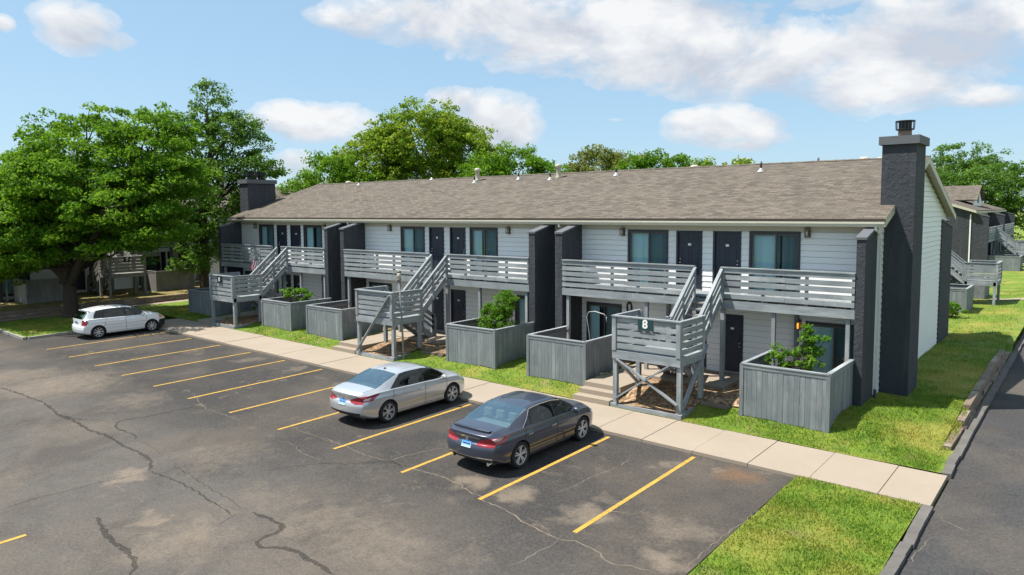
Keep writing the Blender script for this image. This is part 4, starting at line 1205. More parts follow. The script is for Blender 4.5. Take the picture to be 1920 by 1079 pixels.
def make_car(S, loc, rz, label, body_mat):
    root = thing('car', loc, label, 'car', 'cars parked in the lot', rz)
    ORG[root] = Vector((0, 0, 0))
    x0, x1 = S['rear'], S['front']
    N = 230
    xs = np.linspace(x0, x1, N + 1)
    K = S['keys']
    kx = K['x']
    f = {k: cr(kx, K[k], xs) for k in K if k != 'x'}
    top, sh, wm, wt, zb = f['top'], f['sh'], f['wm'], f['wt'], f['zb']
    ws = wm - .035 - .02 * np.clip((xs - x0 - .0) / .3, 0, 0)
    # ring points
    zm = zb + (sh - zb) * .56
    ze = np.maximum(top - f['crown'], sh + .012)
    pts = np.stack([
        np.stack([0 * xs, zb], 1), np.stack([wm * .84, zb], 1), np.stack([wm * .955, zb + .05], 1), np.stack([wm, zm], 1),
        np.stack([ws, sh - .0], 1), np.stack([ws - .03, sh + .012], 1), np.stack([np.minimum(wt, ws - .045), ze], 1),
        np.stack([np.minimum(wt, ws - .045) * .62, ze + (top - ze) * .72], 1), np.stack([0 * xs, top], 1)], 1)     # N+1, 9, 2
    ring = []
    seg_id = []
    for k in range(8):
        n = SEG[k]
        for i in range(n):
            t_ = i / n
            if k in (2, 3, 5, 6, 7):
                p0, p1, p2, p3 = pts[:, max(k - 1, 0)], pts[:, k], pts[:, k + 1], pts[:, min(k + 2, 8)].copy()
                if k == 7: p3 = p1 * np.array([-1, 1])
                if k == 2: p0 = p1 + (p1 - p2) * .5
                if k == 3: p3 = p2 + (p2 - p1) * .4
                if k == 5: p0 = p1 - (p2 - p1); p3 = p2 + (p2 - p1) * .6 + np.array([-.06, 0])
                a = .5 * (2 * p1 + (p2 - p0) * t_ + (2 * p0 - 5 * p1 + 4 * p2 - p3) * t_**2 + (3 * p1 - p0 - 3 * p2 + p3) * t_**3)
            else:
                a = pts[:, k] * (1 - t_) + pts[:, k + 1] * t_
            ring.append(a); seg_id.append(k)
    ring.append(pts[:, 8])
    ring = np.stack(ring, 1)                     # N+1, nv, 2 : half ring (y>0)
    nv = ring.shape[1]
    seg_id = np.array(seg_id)
    # side crease and tuck
    zz = (ring[:, :, 1] - zb[:, None]) / (sh - zb)[:, None]
    crease = S.get('crease', .012)
    ring[:, :, 0] += crease * np.exp(-((zz - .80) / .06) ** 2) * (ring[:, :, 0] > wm[:, None] * .9)
    ring[:, :, 0] -= .012 * np.exp(-((zz - .28) / .10) ** 2) * (ring[:, :, 0] > wm[:, None] * .9)
    full = np.concatenate([ring, (ring[:, ::-1] * np.array([-1, 1]))[:, 1:-1]], 1)   # closed ring
    nf = full.shape[1]
    X = np.repeat(xs[:, None], nf, 1)
    Y, Z = full[:, :, 0], full[:, :, 1]
    yn = np.abs(Y) / .92
    def rearx(y, z): return S['rearbow'] * (np.abs(y) / .92) ** 2.6 + cr(S['rz'], S['rx'], z)
    def frontx(y, z): return -S['frontbow'] * (np.abs(y) / .92) ** 2.4 + cr(S['fz'], S['fx'], z)
    kr = np.clip(1 - (xs - x0) / .55, 0, 1)[:, None] ** 1.0
    kf = np.clip(1 - (x1 - xs) / .7, 0, 1)[:, None] ** 1.0
    X = X + kr * rearx(Y, Z) + kf * frontx(Y, Z)
    V = [np.stack([X, Y, Z], 2).reshape(-1, 3)]
    F, info = [], []                             # info: region code, seg
    def vid(i, j): return i * nf + j % nf
    I, J = np.meshgrid(np.arange(N), np.arange(nf), indexing='ij')
    q = np.stack([I * nf + J, I * nf + (J + 1) % nf, (I + 1) * nf + (J + 1) % nf, (I + 1) * nf + J], 2).reshape(-1, 4)
    segf = np.concatenate([seg_id, seg_id[::-1]])
    sg = np.repeat(segf[None, :], N, 0).reshape(-1)
    reg = np.zeros(len(q), int)
    quads = [q]; regs = [reg]; sgs = [sg]
    off = (N + 1) * nf
    NC = 34
    for end, rowi, xf, xe in ((1, 0, rearx, x0), (2, N, frontx, x1)):
        yr, zr = full[rowi, :, 0], full[rowi, :, 1]
        zc = (zr.max() + zr.min()) / 2
        idx_prev = rowi * nf + np.arange(nf)
        for c in range(1, NC + 1):
            t_ = 1 - c / NC * .995
            yy, z_ = yr * t_, zc + (zr - zc) * t_
            V.append(np.stack([xe + xf(yy, z_), yy, z_], 1))
            idx = off + np.arange(nf); off += nf
            a = np.stack([idx_prev, np.roll(idx_prev, -1), np.roll(idx, -1), idx], 1)
            if end == 1: a = a[:, ::-1]
            quads.append(a); regs.append(np.full(nf, end)); sgs.append(segf.copy())
            idx_prev = idx
    V = np.concatenate(V)
    Q = np.concatenate(quads); G = np.concatenate(regs); SG = np.concatenate(sgs)
    # wheel arches: drop faces inside, pull the rim of the hole on to a circle
    wr, ra = S['tyre'], S['arch']
    C = V[Q].mean(1)
    inside = np.zeros(len(Q), bool)
    for ax in S['axles']:
        inside |= (np.hypot(C[:, 0] - ax, C[:, 2] - wr) < ra) & (np.abs(C[:, 1]) > .55) & (G == 0)
    used_in = np.zeros(len(V), bool); used_in[Q[inside].ravel()] = True
    used_out = np.zeros(len(V), bool); used_out[Q[~inside].ravel()] = True
    b = used_in & used_out & (np.abs(V[:, 1]) > .6)
    for ax in S['axles']:
        d = np.hypot(V[:, 0] - ax, V[:, 2] - wr)
        s_ = b & (np.abs(d - ra) < .06)
        V[s_, 0] = ax + (V[s_, 0] - ax) / d[s_] * ra; V[s_, 2] = wr + (V[s_, 2] - wr) / d[s_] * ra
    # normals of the whole skin
    n = np.cross(V[Q[:, 2]] - V[Q[:, 0]], V[Q[:, 3]] - V[Q[:, 1]])
    VN = np.zeros_like(V)
    for k in range(4): np.add.at(VN, Q[:, k], n)
    VN /= np.linalg.norm(VN, axis=1)[:, None] + 1e-12
    C = V[Q].mean(1)
    if (VN[:, 1] * V[:, 1])[np.abs(V[:, 1]) > .7].sum() < 0: VN = -VN; Q = Q[:, ::-1]
    ax_, ay_, az_ = C[:, 0], np.abs(C[:, 1]), C[:, 2]
    part = np.array(['body'] * len(Q), dtype=object)
    side = (G == 0) & (SG == 5)
    tp = (G == 0) & (SG >= 6)
    for nm, poly in sorted(S['side_windows'], key=lambda q: q[0] != 'window_trim'):
        part[side & in_poly(ax_, az_, poly)] = nm
    rg0, rg1 = S['rear_glass']; wg0, wg1 = S['windshield']
    part[tp & (ax_ > rg0) & (ax_ < rg1)] = 'rear_window'
    part[tp & (ax_ > wg0) & (ax_ < wg1)] = 'windshield'
    for nm, poly in S['doors']:
        msk = (G == 0) & np.isin(SG, (2, 3, 4, 5)) & (part == 'body') & in_poly(ax_, az_, poly) & (ay_ > .5)
        part[msk] = nm
    for nm, pside, pend, endc in S['lamps']:
        if pside: part[(G == 0) & np.isin(SG, (2, 3, 4, 5, 6, 7)) & in_poly(ax_, az_, pside) & (ay_ > .45) & (part == 'body')] = nm
        if pend: part[(G == endc) & in_poly(ay_, az_, pend)] = nm
    for nm, pend, endc in S['ends']:
        part[(G == endc) & in_poly(ay_, az_, pend) & (part == 'body')] = nm
    for nm, pside in S.get('sidebits', []):
        part[(G == 0) & in_poly(ax_, az_, pside) & (part == 'body')] = nm
    mats = dict(body=body_mat, side_window=M['carglass'], quarter_window=M['carglass'], rear_window=M['rearglass'], windshield=M['rearglass'], window_trim=M[S.get('trim', 'blacktrim')], pillar=M['blacktrim'],
                door=body_mat, tail_light=M['tail'], lamp_lens=M['taillite'], headlight=M['headlite'], bumper_insert=M['blacktrim'], bumper_strip=M['chrome'], trunk_strip=M['chrome'], front_bumper=M['blacktrim'], turn_light=M['amber'], grille=M['blacktrim'])
    def emit(nm, mask, parent=root, off=0.0):
        if not mask.any(): return None
        qq = Q[mask & ~inside]
        ids, inv = np.unique(qq.ravel(), return_inverse=True)
        me = bpy.data.meshes.new(nm)
        P = V[ids] + VN[ids] * off
        me.from_pydata(P.tolist(), [], inv.reshape(-1, 4).tolist())
        me.shade_smooth()
        me.normals_split_custom_set_from_vertices(VN[ids].tolist())
        me.uv_layers.new(name='UVMap')
        me.materials.append(mats[nm]); me.update()
        o = bpy.data.objects.new(nm, me); COL.objects.link(o); o.parent = parent
        return o
    made = {}
    for nm in dict.fromkeys(part.tolist()):
        if nm in ('door',):
            for sgn in (1, -1):
                for lo, hi in S['door_split']:
                    emit(nm, (part == nm) & (np.sign(C[:, 1]) == sgn) & (ax_ >= lo) & (ax_ < hi))
        elif nm in ('tail_light', 'headlight', 'side_window', 'quarter_window'):
            for sgn in (1, -1):
                if nm == 'side_window':
                    for lo, hi in S['door_split']: emit(nm, (part == nm) & (np.sign(C[:, 1]) == sgn) & (ax_ >= lo) & (ax_ < hi))
                else: emit(nm, (part == nm) & (np.sign(C[:, 1]) == sgn))
        else: emit(nm, part == nm)
    # panel gaps: thin dark strips that follow the skin
    m = MB()
    def skin(x, j):
        i = np.clip((x - x0) / (x1 - x0) * N, 0, N - 1e-6); a = int(i); t_ = i - a
        p = V[a * nf + j % nf] * (1 - t_) + V[(a + 1) * nf + j % nf] * t_
        return p, VN[a * nf + j % nf]
    js = np.cumsum([0] + SEG)
    def vstrip(x, j0, j1, w=.007, slope=0.0):
        for mir in (0, 1):
            prev = None
            for j in range(j0, j1 + 1):
                jj = j if not mir else (nf - j)
                xx = x + slope * (j - j0)
                p, nn = skin(xx, jj)
                a = p + nn * .0025 - np.array([w, 0, 0]); b = p + nn * .0025 + np.array([w, 0, 0])
                if prev is not None: m.face([prev[0], prev[1], b, a])
                prev = (a, b)
    for x, a, b_, sl in S['gaps']: vstrip(x, js[2] + 1 if a is None else js[a], js[b_], slope=sl)
    def hstrip(xa, xb, j, w=.006):
        for mir in (0, 1):
            prev = None
            for x in np.linspace(xa, xb, 40):
                p, nn = skin(x, j if not mir else nf - j)
                up = np.array([0, 0, w])
                if abs(nn[2]) > .8: up = np.array([0, w * (1 if not mir else -1), 0])
                a, b2 = p + nn * .0025 - up, p + nn * .0025 + up
                if prev is not None: m.face([prev[0], prev[1], b2, a])
                prev = (a, b2)
    for xa, xb, jj in S['hgaps']: hstrip(xa, xb, js[jj[0]] + jj[1])
    if S.get('chrome_line'):
        keep = m; m = MB()
        hstrip(-1.22, 1.08, js[5] - 1, .011)
        pts_ = [(-1.22, 1.0), (-.93, 1.225), (-.80, 1.31)]
        for mir in (0, 1):
            prev = None
            for k in range(0, 25):
                jj = js[5] + int(k / 24 * (SEG[5] - 1))
                zz = V[(int((-.95 - x0) / (x1 - x0) * N)) * nf + jj][2]
                xx = float(np.interp(zz, [.98, 1.19, 1.32], [-1.27, -.96, -.80]))
                p, nn = skin(xx, jj if not mir else nf - jj)
                a, b2 = p + nn * .004 - np.array([.014, 0, 0]), p + nn * .004 + np.array([.014, 0, 0])
                if prev is not None: m.face([prev[0], prev[1], b2, a])
                prev = (a, b2)
        hstrip(-.80, .55, js[6] - 1, .009)
        m.build('chrome_molding', M['chrome'], root)
        m = keep
    for x in S['topgaps']:                              # across the lid / the bonnet
        prev = None
        for j in range(js[5] + 2, nf - js[5] - 1):
            p, nn = skin(x, j)
            a = p + nn * .0025 - np.array([.006, 0, 0]); b = p + nn * .0025 + np.array([.006, 0, 0])
            if prev is not None: m.face([prev[0], prev[1], b, a])
            prev = (a, b)
    m.build('panel_gap', M['gap'], root)
    # underbody, cabin, seats
    m = MB()
    m.box(x0 + .35, x1 - .5, -.62, .62, .2, .40); m.box(S['axles'][0] + .45, S['axles'][1] - .45, -max(wm) + .12, max(wm) - .12, .17, .40)
    for ax in S['axles']:
        for s_ in (-1, 1):
            prof = [(ax + (ra - .004) * math.cos(a), wr + (ra - .004) * math.sin(a)) for a in [math.pi * (k / 20 * 1.24 - .12) for k in range(21)]]
            for (xa, za), (xb, zb_) in zip(prof[:-1], prof[1:]):
                m.face([(xa, s_ * .58, za), (xb, s_ * .58, zb_), (xb, s_ * .875, zb_), (xa, s_ * .875, za)])
            m.face([(p[0], s_ * .58, p[1]) for p in prof])
    m.box(S['cab'][0], S['cab'][1], -.70, .70, .40, .44)
    m.box(S['cab'][1], S['cab'][1] + .3, -.68, .68, .45, .94); m.box(S['cab'][0] - .02, S['cab'][0] + .06, -.68, .68, .44, .90)
    m.build('underbody', M['cabin'], root)
    if 'shelf' in S:
        m = MB(); m.box(S['shelf'][0], S['shelf'][1], -.62, .62, S['shelf'][2], S['shelf'][2] + .02); m.build('parcel_shelf', M[S['seatmat']], root)
    for sx, rows in ((S['seats'][0], (-.36, .36)), (S['seats'][1], (-.42, .0, .42))):
        for sy in rows:
            m = MB(); w = .24 if len(rows) == 2 else .205
            m.box(sx - .05, sx + .45, sy - w, sy + w, .45, .60)
            m.prism([(sx - .02, .55), (sx + .10, .55), (sx - .10, 1.05), (sx - .20, 1.05)], 1, sy - w, sy + w)
            o = m.build('seat', M[S['seatmat']], root, bevel=.03)
            m = MB(); m.box(sx - .24, sx - .13, sy - .12, sy + .12, 1.09, 1.26); m.build('headrest', M[S['headmat']], o, bevel=.03)
    # wheels
    for ax in S['axles']:
        for s_ in (-1, 1):
            wy = S['track'] * s_
            def W(r, a, d): return (ax + r * math.cos(a), wy + s_ * d, wr + r * math.sin(a))
            m = MB()
            n_ = 40
            prof = [(wr * .70, -.02), (wr * .72, .0), (wr * .90, .012), (wr * .985, -.02), (wr, -.05), (wr, -.17), (wr * .97, -.20), (wr * .7, -.2)]
            for (r0, d0), (r1, d1) in zip(prof[:-1], prof[1:]):
                for k in range(n_):
                    a, b_ = 2 * math.pi * k / n_, 2 * math.pi * (k + 1) / n_
                    m.face([W(r0, a, d0), W(r0, b_, d0), W(r1, b_, d1), W(r1, a, d1)])
            w = m.build('wheel', M['rubber'], root)
            for p in w.data.polygons: p.use_smooth = True
            m = MB()
            m.face([W(wr * .71, 2 * math.pi * k / n_, -.075) for k in range(n_)])
            m.build('rim_back', M['rimdark'], w)
            m = MB()
            rr = wr * .715
            for (r0, d0), (r1, d1) in (((rr, -.075), (rr, -.004)), ((rr, -.004), (rr * .96, -.006)), ((rr * .96, -.006), (rr * .95, -.05))):
                for k in range(n_):
                    a, b_ = 2 * math.pi * k / n_, 2 * math.pi * (k + 1) / n_
                    m.face([W(r0, a, d0), W(r0, b_, d0), W(r1, b_, d1), W(r1, a, d1)])
            for a, w0, w1 in S['spokes']:
                u = (math.cos(a), math.sin(a)); v = (-math.sin(a), math.cos(a))
                def Q_(r, o_, d): return (ax + u[0] * r + v[0] * o_, wy + s_ * d, wr + u[1] * r + v[1] * o_)
                ri, ro = rr * .16, rr * .95
                tl, tr_ = Q_(ri, -w0, -.022), Q_(ri, w0, -.022)
                bl, br_ = Q_(ro, -w1, -.008), Q_(ro, w1, -.008)
                m.face([tl, tr_, br_, bl])
                m.face([tl, bl, Q_(ro, -w1, -.05), Q_(ri, -w0, -.06)]); m.face([tr_, br_, Q_(ro, w1, -.05), Q_(ri, w0, -.06)])
            hub = [W(rr * .2, 2 * math.pi * k / 16, -.018) for k in range(16)]
            m.face(hub)
            for k in range(16): m.face([hub[k], hub[(k + 1) % 16], W(rr * .22, 2 * math.pi * (k + 1) / 16, -.05), W(rr * .22, 2 * math.pi * k / 16, -.05)])
            m.build('rim', M['alloy'], w)
    # mirrors, handles, plate, bits
    for s_ in (-1, 1):
        mx_, mz_ = S['mirror']
        bm = MB()
        base = len(bm.v)
        nu, nv_ = 10, 12
        for i in range(nu + 1):
            ph = math.pi * i / nu
            for k in range(nv_):
                a = 2 * math.pi * k / nv_
                bm.v.append((mx_ + .10 * math.cos(a) * math.sin(ph) * (1 if math.cos(a) > 0 else .45), s_ * (S['mirror_y'] + .115 * -math.cos(ph)), mz_ + .075 * math.sin(a) * math.sin(ph)))
        for i in range(nu):
            for k in range(nv_):
                bm.f.append((base + i * nv_ + k, base + i * nv_ + (k + 1) % nv_, base + (i + 1) * nv_ + (k + 1) % nv_, base + (i + 1) * nv_ + k)); bm.uv += [(0, 0)] * 4
        bm.beam((mx_, s_ * (S['mirror_y'] - .16), mz_ - .04), (mx_, s_ * (S['mirror_y'] - .04), mz_ - .03), .05, .03)
        bm.build('mirror', body_mat, root, True)
        for hx, hz in S['handles']:
            j = js[3] + 13
            i_ = int((hx - x0) / (x1 - x0) * N)
            row = V[i_ * nf:(i_ + 1) * nf]
            k = np.argmin(np.abs(row[:nv // 1, 2] - hz) + (np.abs(row[:nv, 1]) < .6) * 9)
            y = row[k, 1]
            h = MB(); h.beam((hx - .1, s_ * (y + .022), hz), (hx + .1, s_ * (y + .022), hz + .008), .022, .035)
            h.box(hx - .1, hx - .08, min(s_ * (y - .01), s_ * (y + .02)), max(s_ * (y - .01), s_ * (y + .02)), hz - .015, hz + .015); h.box(hx + .08, hx + .1, min(s_ * (y - .01), s_ * (y + .02)), max(s_ * (y - .01), s_ * (y + .02)), hz - .008, hz + .022)
            h.build('door_handle', M[S['handle_mat']], root, bevel=.006)
    def rx(y, z): return float(x0 + rearx(np.array([y]), np.array([z]))[0])
    pz = S['plate_z']
    m = MB()
    xa, xb = rx(0, pz - .075) - .012, rx(0, pz + .075) - .012
    m.face([(xa, .155, pz - .075), (xa, -.155, pz - .075), (xb, -.155, pz + .075), (xb, .155, pz + .075)], [(0, 0), (1, 0), (1, 1), (0, 1)])
    pl = m.build('number_plate', M['plate'], root)
    m = MB()
    for k in range(6):
        yy = .10 - k * .04 - (.012 if k > 2 else 0)
        m.box(xa - .004 + (xb - xa) * .5, xa - .001 + (xb - xa) * .5, yy - .011, yy + .011, pz - .03, pz + .03)
    m.build('plate_mark', M['plateink'], pl)
    if S.get('badge'):
        bz = S['badge']
        m = MB(); xa = rx(0, bz) - .006
        m.tube([(xa, .045 * math.cos(a), bz + .036 * math.sin(a)) for a in [2 * math.pi * k / 16 for k in range(17)]], .007, 6, False)
        m.box(xa - .004, xa + .01, -.045, .045, bz - .008, bz + .008)
        m.build('badge', M['chrome'], root)
    for ey in S.get('exhaust', ()):
        m = MB(); m.tube([(x0 + .13, ey, .285), (x0 + .3, ey, .285)], [.045, .045], 12); m.build('exhaust_pipe', M['chrome'], root)
    if S.get('spoiler'):
        m = MB()
        px = S['spoiler']
        prev = None
        for k in range(-12, 13):
            y = k / 12 * .60
            e = rearx(np.array([y]), np.array([1.0]))[0] * .8
            a = (px + e, y, float(np.interp(px, xs, top)) - .012 * (y / .6) ** 2)
            cur = [(a[0] + .16, y, a[2] + .008), (a[0] + .02, y, a[2] + .045), (a[0] - .035, y, a[2] + .045), (a[0] - .01, y, a[2] - .01)]
            if prev:
                for q in range(3): m.face([prev[q], prev[q + 1], cur[q + 1], cur[q]])
            prev = cur
        m.build('spoiler', body_mat, root)
    if S.get('antenna'):
        ax0 = S['antenna']; z = float(np.interp(ax0, xs, top))
        m = MB(); m.prism([(ax0 - .08, z - .01), (ax0 + .08, z - .01), (ax0 - .05, z + .055)], 1, -.012, .012); m.build('antenna', M[S.get('antenna_mat', 'blacktrim')], root)
    return root

def rad(n, off=0): return [2 * math.pi * k / n + off for k in range(n)]
sedan = dict(
    rear=-2.44, front=2.38, axles=(-1.388, 1.388), tyre=.335, arch=.385, track=.905,
    keys=dict(x=[-2.44, -2.25, -1.95, -1.72, -1.3, -.85, -.4, .1, .5, .85, 1.28, 1.6, 2.0, 2.25, 2.38],
              top=[.995, 1.065, 1.100, 1.122, 1.285, 1.412, 1.455, 1.450, 1.392, 1.245, 1.035, .985, .920, .84, .73],
              sh=[.90, .945, .975, .985, .985, .975, .965, .955, .945, .935, .92, .895, .84, .77, .68],
              wm=[.80, .865, .90, .908, .915, .915, .915, .915, .915, .915, .912, .908, .89, .84, .77],
              wt=[.62, .69, .73, .735, .705, .665, .650, .650, .660, .70, .76, .78, .76, .69, .60],
              zb=[.36, .27, .21, .19, .18, .18, .18, .18, .18, .18, .18, .18, .19, .21, .25],
              crown=[.02, .025, .03, .03, .05, .066, .074, .074, .070, .06, .045, .05, .055, .055, .045]),
    rearbow=.22, rz=[.2, .34, .45, .62, .74, .78, .98, 1.1], rx=[.13, .05, 0, -.01, .015, .05, .02, .03],
    frontbow=.42, fz=[.2, .4, .6, .75, 1.], fx=[-.06, 0, 0, -.05, -.2],
    side_windows=[('side_window', [(-.90, .995), (.12, .97), (.10, 1.5), (-.50, 1.5), (-.80, 1.27)]), ('side_window', [(.19, .97), (1.02, .95), (1.0, 1.06), (.55, 1.5), (.17, 1.5)]),
                  ('quarter_window', [(-1.19, 1.005), (-.95, .998), (-.865, 1.23), (-.93, 1.20)]),
                  ('window_trim', [(-1.30, .98), (1.12, .935), (1.02, 1.2), (.6, 1.5), (-.52, 1.5), (-.84, 1.30), (-.98, 1.21)])],
    rear_glass=(-1.76, -.86), windshield=(.42, 1.24),
    doors=[('door', [(-.98, .30), (1.05, .28), (1.12, .95), (.6, 1.5), (-.9, 1.5), (-1.3, .97), (-1.22, .72)])], door_split=[(-2, .155), (.155, 2)],
    lamps=[('tail_light', [(-2.8, .72), (-2.05, .79), (-1.76, .965), (-2.1, .945), (-2.8, .92)], [(.32, .73), (.50, .715), (1, .72), (1, .935), (.60, .925), (.34, .82)], 1),
           ('headlight', [(1.85, .70), (2.6, .60), (2.6, .76), (1.95, .86), (1.75, .86)], [(.45, .56), (.9, .56), (.9, .74), (.5, .68)], 2)],
    ends=[('bumper_insert', [(0, .30), (.62, .30), (.72, .43), (.62, .44), (0, .44)], 1), ('trunk_strip', [(0, .905), (.36, .905), (.36, .925), (0, .925)], 1), ('grille', [(0, .3), (.5, .3), (.5, .62), (0, .66)], 2)],
    gaps=[(-1.255, None, 4, .004), (.155, None, 4, 0.0), (1.10, None, 4, .001)], hgaps=[(-1.2, 1.08, (2, 2)), (-2.3, -1.75, (6, 1))], topgaps=[],
    cab=(-1.55, .95), shelf=(-1.75, -1.1, .96), seats=(.05, -.92), seatmat='seatdark', headmat='seatdark', mirror=(.88, 1.0), mirror_y=1.0, handles=[(-1.02, .80), (-.02, .79)], handle_mat='chrome',
    plate_z=.72, badge=.87, spokes=[(a + d, .014, .017) for a in rad(5, .3) for d in (-.17, .17)], antenna=-.72)
import copy
silver = copy.deepcopy(sedan)
silver.update(spokes=[(a + d, .008, .012) for a in rad(6, .2) for d in (-.15, .15)], antenna_mat='rust', trim='blacktrim', handle_mat='silverbits')
silver['ends'] = silver['ends'] + [('bumper_strip', [(0, .262), (.60, .262), (.60, .292), (0, .292)], 1)]
M['silverbits'] = M['silver']
silver['lamps'][0] = ('tail_light', [(-2.8, .735), (-2.0, .79), (-1.66, .975), (-2.05, .955), (-2.8, .915)], [(.32, .76), (.56, .70), (1, .735), (1, .93), (.62, .915), (.34, .83)], 1)
silver['lamps'].insert(0, ('lamp_lens', [(-2.32, .80), (-2.12, .815), (-2.02, .90), (-2.2, .885)], [(.52, .775), (.66, .775), (.7, .83), (.54, .82)], 1))
dark = copy.deepcopy(sedan)
dark.update(chrome_line=True, spoiler=-2.30, exhaust=(.60, -.60), headmat='seat', seatmat='seat', badge=.845, antenna=None)
dark['lamps'].insert(0, ('lamp_lens', [(-2.8, .845), (-2.15, .87), (-1.98, .94), (-2.2, .93), (-2.8, .885)], [(.52, .85), (1, .845), (1, .885), (.60, .885)], 1))
dark['ends'] = [('trunk_strip', [(0, .895), (.40, .885), (.40, .91), (0, .92)], 1), ('bumper_strip', [(0, .405), (.74, .415), (.74, .445), (0, .435)], 1), ('bumper_insert', [(0, .30), (.62, .30), (.70, .40), (0, .395)], 1), ('grille', [(0, .3), (.5, .3), (.5, .62), (0, .66)], 2)]
dark['hgaps'] = [(-1.2, 1.08, (2, 2)), (-2.3, -1.75, (6, 1))]
make_car(silver, (-17.43, 15.53, lotz(-17.43, 15.53)), R(90), 'silver sedan parked behind the dark sedan, nose at the sidewalk', M['silver'])
make_car(dark, (-11.93, 15.10, lotz(-11.93, 15.1)), R(90), 'dark graphite sedan with chrome window trim, nearest to the camera', M['graphite'])
hatch = dict(
    rear=-2.02, front=2.22, axles=(-1.305, 1.305), tyre=.31, arch=.36, track=.855,
    keys=dict(x=[-2.02, -1.92, -1.84, -1.70, -1.3, -.6, 0, .4, .75, 1.2, 1.55, 1.9, 2.1, 2.22],
              top=[1.0, 1.10, 1.215, 1.345, 1.428, 1.478, 1.470, 1.415, 1.265, 1.045, .985, .905, .80, .70],
              sh=[.92, .95, .965, .97, .97, .96, .95, .945, .94, .92, .89, .83, .74, .65],
              wm=[.79, .825, .84, .85, .858, .86, .86, .86, .86, .858, .85, .82, .76, .70],
              wt=[.64, .64, .63, .62, .61, .605, .60, .61, .65, .71, .73, .71, .63, .55],
              zb=[.30, .25, .22, .2, .18, .18, .18, .18, .18, .18, .18, .2, .22, .25],
              crown=[.02, .035, .05, .055, .055, .055, .055, .055, .05, .04, .045, .05, .05, .04]),
    rearbow=.16, rz=[.2, .3, .5, .62, .72, .95, 1.4], rx=[.05, .0, -.03, -.02, .03, .03, .0],
    frontbow=.34, fz=[.2, .4, .6, .75, 1.], fx=[-.05, 0, 0, -.06, -.2],
    side_windows=[('side_window', [(-1.02, .99), (-.02, .965), (-.02, 1.5), (-.92, 1.5)]), ('side_window', [(.06, .965), (1.0, .95), (.95, 1.08), (.45, 1.5), (.06, 1.5)]),
                  ('quarter_window', [(-1.50, 1.0), (-1.08, .99), (-1.0, 1.5), (-1.22, 1.5), (-1.44, 1.2)]),
                  ('window_trim', [(-1.02 - .08, .98), (1.05, .94), (.5, 1.5), (-1.02, 1.5)])],
    rear_glass=(-1.985, -1.68), windshield=(.40, 1.14),
    doors=[('door', [(-.85, .30), (1.0, .28), (1.08, .95), (.5, 1.5), (-1.1, 1.5), (-1.1, .97), (-1.02, .72)])], door_split=[(-2, .02), (.02, 2)],
    lamps=[('tail_light', [(-2.4, .66), (-1.86, .68), (-1.74, .84), (-1.80, .955), (-2.4, .98)], [(.50, .67), (1, .66), (1, .97), (.58, .95)], 1),
           ('turn_light', [(1.72, .70), (1.86, .66), (1.9, .82), (1.68, .85)], None, 2),
           ('headlight', [(1.86, .66), (2.5, .55), (2.5, .72), (1.9, .84)], [(.4, .56), (.9, .56), (.9, .72), (.45, .66)], 2)],
    ends=[('bumper_insert', [(0, .26), (.5, .26), (.5, .30), (0, .30)], 1)],
    sidebits=[('front_bumper', [(1.705, .16), (2.6, .16), (2.6, .60), (1.72, .62), (1.66, .5)])],
    gaps=[(-1.06, None, 4, .006), (.02, None, 4, 0.0), (1.04, None, 4, .001)], hgaps=[(-1.0, 1.0, (2, 2)), (-1.0, 1.0, (3, 1))], topgaps=[],
    cab=(-1.5, .9), seats=(.0, -.85), seatmat='seatdark', headmat='seatdark', mirror=(.80, 1.0), mirror_y=.94, handles=[(-.95, .80), (-.12, .79)], handle_mat='whitepaint',
    plate_z=.80, badge=None, spokes=[(a, .018, .020) for a in rad(8, .1)], spoiler=-1.70)
make_car(hatch, (-39.38, 15.58, lotz(-39.38, 15.58)), R(90), 'white hatchback with a dark front bumper, parked by the tree island', M['whitepaint'])
# ------------------------------------------------------------------ trees and plants
def leaf_quads(rg, centers, rad, per, leaf, flat, tint, up=.6, droop=0.0, shell=None):
    """clumps of small leaf faces: centers (n,3), rad (n,), tint (n,)"""
    n = len(centers)
    c = np.repeat(centers, per, 0); r = np.repeat(rad, per)[:, None]; tn = np.repeat(tint, per)
    d = rg.normal(size=(n * per, 3)); d /= np.linalg.norm(d, axis=1)[:, None]
    rr = rg.uniform(.15, 1, (n * per, 1)) ** .5
    off = d * rr * r * np.array([1, 1, flat])
    p = c + off
    p[:, 2] -= droop * (np.hypot(off[:, 0], off[:, 1]) ** 2) / (r[:, 0] + .01)
    nr = rg.normal(size=p.shape) * .75 + np.array([0, 0, up]) + d * .55
    nr /= np.linalg.norm(nr, axis=1)[:, None]
    a = np.cross(nr, rg.normal(size=p.shape)); a /= np.linalg.norm(a, axis=1)[:, None]
    b = np.cross(nr, a)
    L = leaf * rg.uniform(.6, 1.35, (len(p), 1)); W = L * rg.uniform(.38, .62, (len(p), 1))
    v = np.stack([p - a * L, p - b * W + nr * L * .12, p + a * L, p + b * W + nr * L * .12], 1).reshape(-1, 3)
    uv = np.stack([np.clip(tn + rg.normal(0, .16, len(p)), 0, 1), rg.uniform(0, 1, len(p))], 1)
    return v, np.repeat(uv, 4, 0)

def limb_path(a, b, rg, sag=.1, n=6):
    a, b = np.array(a, float), np.array(b, float)
    L = np.linalg.norm(b - a)
    P = [a + (b - a) * t + rg.normal(size=3) * L * .035 * math.sin(math.pi * t) + np.array([0, 0, sag * L * math.sin(math.pi * t)]) for t in np.linspace(0, 1, n)]
    return P

